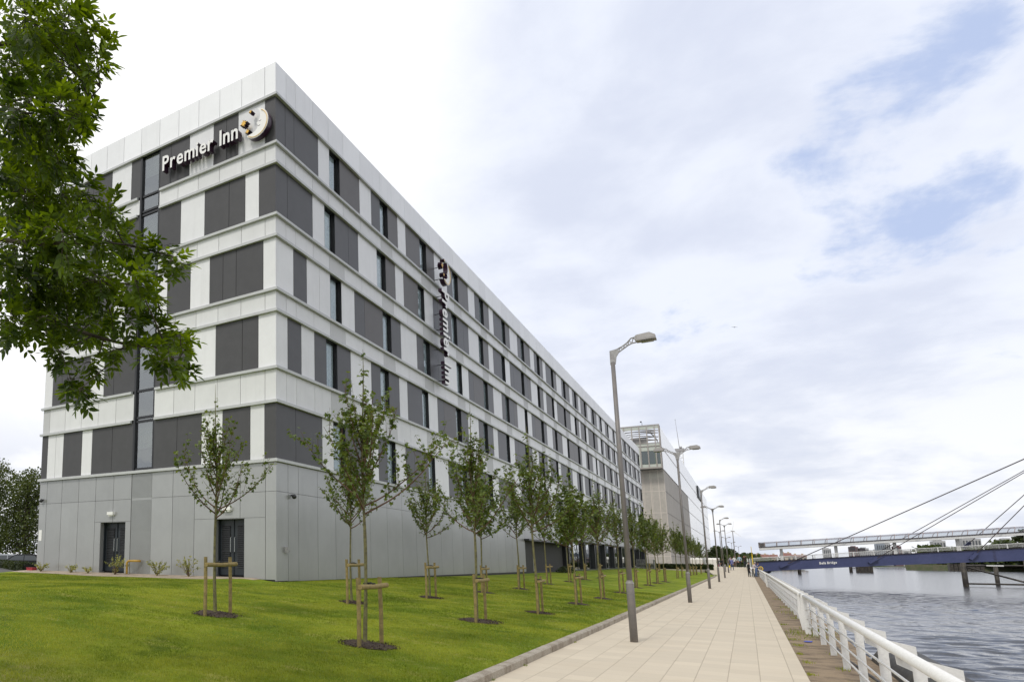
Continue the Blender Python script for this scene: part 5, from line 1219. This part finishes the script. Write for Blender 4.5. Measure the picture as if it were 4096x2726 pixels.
def car(name, label, loc, rz, col, cm_name):
    t = thing(name, label, 'car', loc, rz, 'cars parked behind the hedge'); pm_ = mat(cm_name, col, .25, metal=.3); mb = MB()
    body = [(-2.1, .30), (-2.15, .62), (-2.05, .88), (-1.2, .95), (1.95, .92), (2.1, .75), (2.12, .32)]
    mb.prism([(x, -.86, z) for x, z in body], (0, 1.72, 0)); b0 = mb
    roof = [(-1.3, .94), (-.55, 1.42), (-.3, 1.47), (1.1, 1.47), (1.35, 1.42), (1.85, .93)]
    n = len(roof); vs = [(x, -.84 + .13 * (z - .93) / .54, z) for x, z in roof] + [(x, .84 - .13 * (z - .93) / .54, z) for x, z in roof]
    mb.add(vs, [tuple(range(n)), tuple(range(2 * n - 1, n - 1, -1))] + [(i, n + i, n + i + 1, i + 1) for i in range(n - 1)]); mb.build('body', pm_, t)
    g = MB(); yq = .845
    for s in (-1, 1):
        g.prism([(-1.02, s * yq, .98), (-.50, s * (yq - .085), 1.36), (.25, s * (yq - .09), 1.38), (.25, s * yq, .98)], (0, s * .004, 0)); g.prism([(.32, s * yq, .98), (.32, s * (yq - .09), 1.38), (1.15, s * (yq - .085), 1.36), (1.55, s * yq, .98)], (0, s * .004, 0))
    g.prism([(-1.24, -.72, .99), (-1.24, .72, .99), (-.60, .64, 1.40), (-.60, -.64, 1.40)], (-.012, 0, .012)); g.prism([(1.80, -.70, .99), (1.80, .70, .99), (1.40, .62, 1.39), (1.40, -.62, 1.39)], (.012, 0, .012)); g.build('window', win_dark, t)
    for x in (-1.35, 1.35):
        for s in (-1, 1):
            w = MB(); w.tube([(x, s * .68, .32), (x, s * .88, .32)], .32, 18); wo_ = w.build('wheel', rubber, t); w = MB(); w.tube([(x, s * .87, .32), (x, s * .89, .32)], .2, 12); w.build('rim', steel_m, wo_)
    for s in (-1, 1):
        w = MB(); w.box(-2.16, -2.08, s * .78 - .14, s * .78 + .02 if s < 0 else s * .78 + .0, .62, .78); w.build('headlight', letter_face, t)
    return t
win_dark = mat('car_glass', (.03, .04, .045), .05, spec=.9)
car('parked_car', 'black car parked behind the hedge next to the hotel corner', (-48.0, 36.6, .06), R_(35), (.012, .012, .014), 'black_car_paint').location.z = .12
car('parked_car', 'silver car parked at the left edge of the photo behind the hedge', (-51.3, 37.3, .12), R_(38), (.42, .44, .46), 'silver_car_paint')
car('parked_car', 'dark red car mostly hidden behind the silver car', (-54.5, 40.5, .12), R_(38), (.18, .01, .015), 'red_car_paint')

# ================================================================== FAR END: hedge, vans, trees, bin
t = thing('hedge', 'dark hedge closing the far end of the lawn', 'hedge', (-7.6, 118, .45)); lf = MB(); r = random.Random(12)
for _ in range(5000):
    p = Vector((r.uniform(-4.6, 3.9), r.uniform(-.6, .6), r.uniform(0, .7)))
    if r.random() < .5: p.z = .7 + r.uniform(-.08, .1)
    else: p.y = -.6
    leaf(lf, p, rdir(r), rdir(r), r.uniform(.12, .22), SIMPLE, r)
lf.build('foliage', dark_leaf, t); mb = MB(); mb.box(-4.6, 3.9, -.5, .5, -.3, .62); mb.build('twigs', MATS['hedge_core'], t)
def van(label, loc, rz):
    t = thing('parked_van', label, 'van', loc, rz, 'white vans beyond the hedge'); vm = mat('van_paint', (.72, .70, .64), .35); mb = MB()
    prof = [(-2.4, .35), (-2.45, 1.9), (-2.3, 2.15), (1.3, 2.2), (1.6, 2.05), (2.0, 1.25), (2.7, 1.05), (2.75, .4)]
    mb.prism([(x, -.9, z) for x, z in prof], (0, 1.8, 0)); mb.build('body', vm, t)
    g = MB(); g.prism([(1.66, -.78, 1.98), (1.66, .78, 1.98), (2.02, .78, 1.30), (2.02, -.78, 1.30)], (.012, 0, .012))
    for s in (-1, 1): g.prism([(1.0, s * .9, 1.25), (1.85, s * .9, 1.25), (1.5, s * .9, 1.9), (1.0, s * .9, 1.9)], (0, s * .006, 0))
    g.build('window', win_dark, t)
    g = MB(); g.box(-2.462, -2.452, -.012, .012, .5, 2.0); g.build('door_seam', joint_m, t)
    for x in (-1.6, 1.8):
        for s in (-1, 1): w = MB(); w.tube([(x, s * .72, .34), (x, s * .92, .34)], .34, 16); w.build('wheel', rubber, t)
    for s in (-1, 1): w = MB(); w.box(-2.47, -2.44, s * .82 - .06, s * .82 + .06, .75, 1.15); w.build('tail_light', mat('tail_lamp', (.35, .02, .02), .3), t)
van('white panel van nearest the path behind the far hedge, rear doors facing', (-4.7, 153, .18), R_(90)); van('white van left of the other, half hidden by young trees', (-6.9, 155, .18), R_(84))
crown_tree('tree', 'rounded green tree beyond the white van', (-4.9, 190, .4), 4.4, 2.6, 1.2, 3500, far_leaf, .32, 21, 9, 'far trees along the promenade')
crown_tree('tree', 'darker rounded tree right of the one beyond the van', (-3.4, 200, .4), 3.9, 2.6, 1.0, 3500, dark_leaf, .32, 22, 9, 'far trees along the promenade')
t = thing('litter_bin', 'tall grey litter bin at the crest of the path', 'bin', (-2.35, 113.5, path_z(113.5)))
mb = MB(); mb.tube([(0, 0, 0), (0, 0, .82)], [.15, .15], 10); mb.build('body', lamp_grey, t); mb = MB(); mb.tube([(0, 0, .82), (0, 0, .90), (0, 0, .94)], [.17, .17, .08], 10); mb.build('lid', galv, t)
# far river bank bushes, bank and houses
def mass(name, label, pts, h, n, ls, mt, seed, w=6):
    lf = MB(); r = random.Random(seed)
    for _ in range(n):
        k = r.random() * (len(pts) - 1); i = int(k); a, bq = Vector(pts[i]), Vector(pts[i + 1]); p = a.lerp(bq, k - i)
        hh = h * (.62 + .55 * mnoise.noise(Vector((p.x * .12 + seed, p.y * .02, 0))) + .25 * mnoise.noise(Vector((p.x * .5, seed, 0))))
        p += Vector((r.uniform(-1, 1) * w * .3, r.uniform(-w, w), abs(hh) * (r.random() ** .55))); leaf(lf, p, rdir(r), rdir(r) + Vector((0, 0, .4)), ls * r.uniform(.6, 1.4), SIMPLE, r)
    return tag(lf.build(name, mt), label, 'trees', kind='stuff')
mass('bank_shrubs', 'green bushes along the near bank beyond the bridge landing', [(-1, 180, .2), (.5, 230, .2), (3, 330, 0), (8, 420, 0), (16, 520, 0), (30, 640, 0)], 4.2, 9000, .8, far_leaf, 3, 7)
mass('bank_shrubs', 'low greenery at the foot of the far houses', [(-10, 300, .2), (2, 400, .2), (10, 430, .2), (22, 470, 0)], 3.6, 5000, .8, far_leaf, 6, 5)
mb = MB(); mb.prism([(75, 575, -3), (100, 560, -3), (160, 620, -3), (900, 560, -3), (1500, 1500, -3), (500, 1900, -3), (120, 900, -3)], (0, 0, 3.4)); tag(mb.build('far_bank', mat('bank_earth', (.08, .07, .045), .9, nscale=.1, ncol=(.05, .06, .03), fine=(1, .2))), kind='structure')
mb = MB(); mb.prism([(74, 573, -1.7), (100, 557, -1.7), (160, 615, -1.7), (900, 555, -1.7)], (0, 3, 3.6)); 
tag(mb.build('river_wall', mat('mossy_wall', (.075, .07, .04), .9, nscale=.3, ncol=(.05, .065, .025), fine=(2, .3))), 'low mossy river wall along the far bank at right', 'wall')
mass('far_wood', 'belt of dark green trees on the far bank at right', [(92, 640, .3), (110, 650, .3), (128, 650, .3), (150, 660, .3), (200, 700, .3)], 18, 18000, 1.8, far_leaf, 9, 12)
crown_tree('tree', 'tall dark tree on the far bank at the right edge', (139, 640, .3), 22, 10, 3, 4000, dark_leaf, 1.6, 31, 10)
mb = MB(); r = random.Random(5); pts = []
for i in range(60): a = i / 59; pts.append((-600 + 3600 * a, 4200, 35 + 55 * mnoise.noise(Vector((a * 6, 1, 0))) + 60 * sst(.45, .9, a)))
vs = pts + [(x, y, -5) for x, y, z in pts]; vs2 = vs + [(x, y + 700, z * .4) for x, y, z in pts]
mb.add(vs2, [(i, 60 + i, 61 + i, i + 1) for i in range(59)] + [(i, i + 1, 121 + i, 120 + i) for i in range(59)])
tag(mb.build('hills', mat('haze_blue_hill', (.10, .13, .17), .9)), kind='structure')  # distance haze is put into the hills' bluish base colour
def house(label, x0, x1, y, z0, ze, zr, wallm, roofm, nw, grp='terraced houses across the bend of the river', d=9, chim=2):
    t = thing('house', label, 'house', (x0, y, z0), 0, grp); W = x1 - x0
    mb = MB(); mb.box(0, W, 0, d, 0, ze - z0); mb.build('wall', wallm, t)
    mb = MB(); h = zr - ze; z_ = ze - z0 + .004; mb.add([(-.3, -.4, z_), (W + .3, -.4, z_), (W + .3, d + .4, z_), (-.3, d + .4, z_), (.0, d / 2, z_ + h), (W, d / 2, z_ + h)], [(0, 1, 5, 4), (2, 3, 4, 5), (0, 4, 3), (1, 2, 5), (3, 2, 1, 0)]); ro = mb.build('roof', roofm, t)
    for k in range(chim): mb = MB(); cx_ = W * (k + .5) / chim; mb.box(cx_ - .4, cx_ + .4, d / 2 - .3, d / 2 + .3, z_ + h * .7, z_ + h + .5); mb.build('chimney', wallm, ro)
    for k in range(nw):
        for zz in (.9, 2.9 if ze - z0 > 4 else None):
            if zz is None: continue
            cx_ = W * (k + .5) / nw; mb = MB(); mb.box(cx_ - .4, cx_ + .4, -.06, -.01, zz, zz + 1.1); mb.build('window', win_dark, t)
    return t
house('long cream house with red roof left of the yellow post', -9, 1.6, 420, .2, 3.9, 5.1, house_wall, red_roof, 5)
house('cream terrace with red roof just right of the yellow post', 3.0, 8.7, 420, .2, 3.9, 5.6, house_wall, red_roof, 4)
house('shorter cream terrace adjoining the first on its right', 9.0, 12.0, 424, .2, 4.0, 5.6, house_wall, red_roof, 2, chim=1)
house('tall dark roofed house behind the first canopy column', 13.2, 17.3, 430, .2, 4.8, 6.5, house_wall, red_roof, 2)
house('long low red roofed terrace right of the first canopy column', 17.6, 23.0, 436, .2, 4.6, 5.8, house_wall, red_roof, 4)
house('pale flat block on the hill behind the left terraces', -3, 10, 520, .2, 6.4, 6.9, grey_wall, grey_wall, 5, 'pale blocks behind the terraces', chim=0)
house('dark slate roofed house above the cream terraces', 1.5, 6.5, 470, .2, 5.2, 6.4, mat('slate_wall', (.16, .14, .15), .8), mat('slate_roof', (.10, .085, .095), .8), 3, 'pale blocks behind the terraces')
def tower(label, x0, x1, y, z1, wallm, cols, rows, cap=None, d=14):
    t = thing('tower_block', label, 'building', (x0, y, .3), 0, 'tower blocks beyond the river'); W = x1 - x0
    mb = MB(); mb.box(0, W, 0, d, 0, z1 - .3); mb.build('wall', wallm, t)
    mb = MB(); mb.box(W * .25, W * .75, 2, d - 2, z1 - .3, z1 + .6); mb.build('roof', wallm, t)
    for i in range(cols): mb = MB(); a = W * (i + .22) / cols; mb.box(a, a + W * .5 / cols, -.25, -.02, 1.0, z1 - 1.6); o = mb.build('window', mat('strip_window', (.10, .11, .12), .4), t)
    if cap: mb = MB(); mb.box(-.3, W * .6, -.5, d * .6, z1 - 3.2, z1 - .2); mb.build('upper_cladding', mat('dark_cladding_far', (.05, .045, .05), .6), t)
tower('slim grey tower block seen between the canopy columns', 60.3, 65.9, 900, 16, grey_wall, 4, 0)
tower('broad tower with dark red upper cladding behind the bridge handrail', 79.5, 85.5, 900, 17.8, mat('terracotta_far', (.16, .09, .09), .7), 4, 0, True); tower('cream apartment block adjoining the dark clad tower', 86, 92.3, 896, 16.5, grey_wall, 5, 0, True)
tower('grey curved apartment tower left of the third canopy column', 98.3, 104, 900, 20.6, mat('blue_grey_far', (.26, .29, .33), .6), 4, 0); tower('pale rounded tower just right of the grey one', 104.4, 108.5, 905, 21.3, grey_wall, 3, 0); tower('low brown block behind the third canopy column', 110, 115, 900, 18.5, mat('terracotta_far', (.16, .09, .09), .7), 3, 0)
tower('low pale shed roofed hall right of the grey towers', 92.8, 126, 940, 15.3, grey_wall, 6, 0)
tower('white flats above the far trees, left of the fourth canopy column', 106.2, 112, 700, 18.4, grey_wall, 4, 0); tower('grey flats above the far trees between the cables', 121, 130, 705, 20.0, grey_wall, 6, 0); tower('grey flats above the far trees, rightmost', 139, 145, 702, 19.4, grey_wall, 4, 0)
# bird
t = thing('bird', 'small bird gliding high above the river', 'bird', (.82, 73.4, 21.9)); mb = MB()
mb.add([(-.28, 0, .08), (-.05, -.05, 0), (.05, -.04, -.01), (.26, .02, -.06), (.05, .06, -.01), (-.05, .05, 0), (0, -.14, -.02), (0, .18, -.01)], [(0, 1, 5), (1, 6, 2, 4, 7, 5), (2, 3, 4)]); mb.build('body', rubber, t)

# ================================================================== PEOPLE
def person(label, loc, rz, H, shirt, trous, hair, pose='stand', bag=None, seed=0):
    t = thing('person', label, 'person', loc, rz, None); s = H / 1.75
    lean = {'stand': 0, 'lean': .42, 'walk': .03, 'arms': 0, 'crouch': .5}[pose]; hip = .92 if pose != 'crouch' else .50
    J = {}
    def up(base, h): return Vector((0, base.y + math.sin(lean) * h, base.z + math.cos(lean) * h))
    J['pel'] = Vector((0, 0, hip)); J['wst'] = up(J['pel'], .16); J['chs'] = up(J['pel'], .40); J['nck'] = up(J['pel'], .56); hd = lean * .5
    J['hd0'] = J['nck'] + Vector((0, .02 + .04 * lean, .08)); J['hd1'] = J['hd0'] + Vector((0, .02, .10)); J['hd2'] = J['hd1'] + Vector((0, .0, .08))
    st = .22 if pose == 'walk' else .03
    V = [(J['pel'], .125), (J['wst'], .115), (J['chs'], .135), (J['nck'], .06), (J['hd0'], .058), (J['hd1'], .088), (J['hd2'], .070)]; E = [(0, 1), (1, 2), (2, 3), (3, 4), (4, 5), (5, 6)]
    for sg in (-1, 1):
        b = len(V)
        if pose == 'crouch': leg = [((sg * .10, .02, hip - .04), .085), ((sg * .14, .38, hip - .06), .062), ((sg * .12, .18, .08), .042), ((sg * .12, .30, .035), .038)]
        else: leg = [((sg * .095, 0, hip - .07), .088), ((sg * .105, sg * st * .55 + .02, hip * .52), .060), ((sg * .11, sg * st - (.05 if sg < 0 and st > .1 else 0), .09), .042), ((sg * .12, sg * st + .13, .035), .038)]
        V += [(Vector(p), r_) for p, r_ in leg]; E += [(0, b), (b, b + 1), (b + 1, b + 2), (b + 2, b + 3)]
        b = len(V); sh = J['chs'] + Vector((sg * .17, 0, .10))
        if pose == 'lean': arm = [sh, sh + Vector((sg * .06, .14, -.24)), sh + Vector((sg * .02, .38, -.26))]
        elif pose == 'arms': arm = [sh, sh + Vector((sg * .12, .12, .02)), sh + Vector((sg * -.02, .22, .20))]
        elif pose == 'crouch': arm = [sh, sh + Vector((sg * .05, .16, -.18)), sh + Vector((0, .38, -.16))]
        else: arm = [sh, sh + Vector((sg * .06, -sg * st * .6, -.27)), sh + Vector((sg * .05, .08 - sg * st * .9, -.50))]
        V += [(arm[0], .055), (arm[1], .042), (arm[2], .030)]; E += [(2, b), (b, b + 1), (b + 1, b + 2)]
        fd = (arm[2] - arm[1]).normalized(); sd_ = Vector((1, 0, 0)) if abs(fd.x) < .8 else Vector((0, 1, 0)); palm = arm[2] + fd * .06; V.append((palm, .026)); E.append((b + 2, b + 3))
        for k in range(4):
            q = palm + sd_ * (k - 1.5) * .017 + fd * .03; b2 = len(V); ln = (.062, .075, .070, .055)[k]
            V += [(q, .010), (q + fd * ln * .5, .009), (q + fd * ln + Vector((0, .01, -.01)), .008)]; E += [(b + 3, b2), (b2, b2 + 1), (b2 + 1, b2 + 2)]
        b2 = len(V); V += [(palm - sd_ * .03 * sg, .010), (palm - sd_ * .045 * sg + fd * .035, .009)]; E += [(b + 3, b2), (b2, b2 + 1)]
    me = bpy.data.meshes.new('body'); me.from_pydata([tuple(v * s) for v, _ in V], E, []); ob = bpy.data.objects.new('body', me); scene.collection.objects.link(ob)
    md = ob.modifiers.new('s', 'SKIN'); 
    for i, (_, r_) in enumerate(V): me.skin_vertices[0].data[i].radius = (r_ * s, r_ * s * (.8 if i < 3 else 1)); me.skin_vertices[0].data[i].use_root = (i == 0)
    ob.modifiers.new('u', 'SUBSURF').levels = 1; ob.modifiers['u'].render_levels = 1
    dg = bpy.context.evaluated_depsgraph_get(); me2 = bpy.data.meshes.new_from_object(ob.evaluated_get(dg)); bpy.data.objects.remove(ob); bpy.data.meshes.remove(me)
    me2.name = 'body'
    for m_ in (shirt, trous, skin_m, rubber): me2.materials.append(m_)
    ztop = J['nck'].z * s
    for p in me2.polygons:
        c = p.center / s; p.use_smooth = True
        if c.z < .08: k = 3
        elif c.z < hip + .02 and abs(c.x) < .18 and (c.y < .25 or pose == 'crouch'): k = 1
        elif c.z > J['nck'].z + .02 and abs(c.x) < .11: k = 2
        else: k = 0
        for sg in (-1, 1):
            pass
        d_hand = min((c - V[i][0]).length for i in range(len(V)) if V[i][1] <= .030); 
        if d_hand < .08: k = 2
        p.material_index = k
    ob = bpy.data.objects.new('body', me2); scene.collection.objects.link(ob); ob.parent = t
    # hair cap, and the nose and eyes of the face
    mb = MB(); c = (J['hd1'] + Vector((0, -.015, .045))) * s; seg = 12; vs = []; fs = []
    for i in range(6):
        th = math.pi * .55 * i / 5
        for k in range(seg): a = 2 * math.pi * k / seg; vs.append(c + Vector((math.sin(th) * math.cos(a) * .092, math.sin(th) * math.sin(a) * .104, math.cos(th) * .10 - .02 * (math.sin(a) < 0) * i / 2)) * s)
    for i in range(5):
        for k in range(seg): fs.append((i * seg + k, (i + 1) * seg + k, (i + 1) * seg + (k + 1) % seg, i * seg + (k + 1) % seg))
    mb.add(vs, fs); mb.build('hair', hair, t, smooth=True)
    mb = MB(); f0 = J['hd1'] * s; mb.prism([f0 + Vector((-.012, .088, -.01)) * s, f0 + Vector((.012, .088, -.01)) * s, f0 + Vector((0, .085, .03)) * s], (0, .018 * s, -.004)); mb.build('nose', skin_m, t)
    for sg in (-1, 1): mb = MB(); dome(mb, f0 + Vector((sg * .032, .078, .025)) * s, .010 * s, 6); mb.build('eye', rubber, t)
    mb = MB(); mb.box(-.022 * s, .022 * s, f0.y + .080 * s, f0.y + .090 * s, f0.z - .04 * s, f0.z - .032 * s); mb.build('mouth', mat('lips', (.35, .12, .10), .5), t)
    for sg in (-1, 1): mb = MB(); dome(mb, f0 + Vector((sg * .088, -.005, .01)) * s, .02 * s, 6); mb.build('ear', skin_m, t)
    return t
cl = lambda n, c: mat('cloth_' + n, c, .85, nscale=6, ncol=tuple(v * .75 for v in c))
hair_d = mat('dark_hair', (.02, .014, .01), .6); hair_g = mat('grey_hair', (.35, .33, .31), .6); hair_b = mat('brown_hair', (.09, .05, .03), .6)
def bagobj(label, loc, s, col, name):
    t = thing('bag', label, 'bag', loc); mb = MB(); mb.prism([(-s, -.09, 0), (s, -.09, 0), (s * .85, -.09, s * 1.7), (-s * .85, -.09, s * 1.7)], (0, .18, 0)); mb.build('body', mat(name, col, .6), t); mb = MB(); mb.tube([(-s * .5, 0, s * 1.7), (0, 0, s * 2.7), (s * .5, 0, s * 1.7)], .015, 5); mb.build('handle', rubber, t)
person('man in pale pink shirt and grey trousers leaning on the far railing', (.46, 98.6, 0), R_(-72), 1.72, cl('pink', (.66, .58, .60)), cl('grey', (.16, .16, .15)), hair_g, 'lean')
person('person in dark clothes close behind the man in the pink shirt', (.12, 99.6, 0), R_(-60), 1.68, cl('black', (.02, .02, .022)), cl('black', (.02, .02, .022)), hair_d, 'stand')
person('person in blue jeans leaning on the railing beyond the man in the pink shirt', (.75, 101.5, 0), R_(-75), 1.6, cl('denim', (.10, .16, .30)), cl('denim', (.10, .16, .30)), hair_b, 'lean')
person('woman in blue violet top and jeans walking up the path', (-1.62, 117.8, path_z(117.8)), R_(170), 1.62, cl('violet', (.16, .18, .42)), cl('jeans', (.07, .09, .20)), hair_b, 'walk')
person('man in white shirt and brown trousers beyond the crest of the path', (-1.55, 140, path_z(140) - .05), R_(20), 1.75, cl('white', (.75, .75, .73)), cl('brown', (.10, .06, .045)), hair_b, 'walk')
person('man in light blue shirt and black trousers facing the camera on the crest', (-.80, 127.5, .89), R_(180), 1.78, cl('lightblue', (.42, .55, .66)), cl('black', (.02, .02, .022)), hair_b, 'stand')
person('person in dark brown coat with raised arms by the white fence', (-.22, 127, .89), R_(200), 1.7, cl('darkbrown', (.045, .025, .02)), cl('navy', (.02, .022, .04)), hair_d, 'arms')
person('person crouching in dark clothes left of the man in the light blue shirt', (-1.02, 128.2, .9), R_(180), 1.6, cl('charcoal', (.05, .045, .05)), cl('black', (.02, .02, .022)), hair_d, 'crouch')
person('person in pale lilac top walking behind the woman in the blue violet top', (-1.9, 131, .9), R_(10), 1.6, cl('lilac', (.50, .46, .56)), cl('black', (.02, .02, .022)), hair_d, 'walk')
person('distant person in black to the left of the litter bin', (-3.62, 139, .55), R_(0), 1.65, cl('black', (.02, .02, .022)), cl('jeans', (.07, .09, .20)), hair_d, 'walk')
person('second distant person in black just left of the litter bin', (-3.1, 140, .6), R_(15), 1.6, cl('black', (.02, .02, .022)), cl('black', (.02, .02, .022)), hair_d, 'stand')
bagobj('yellow shopping bag on the crest right of the litter bin', (-2.05, 126, .88), .17, (.75, .60, .03), 'yellow_bag')
bagobj('red bag at the feet of the person in the brown coat', (.06, 126.3, .90), .16, (.42, .02, .03), 'red_bag')
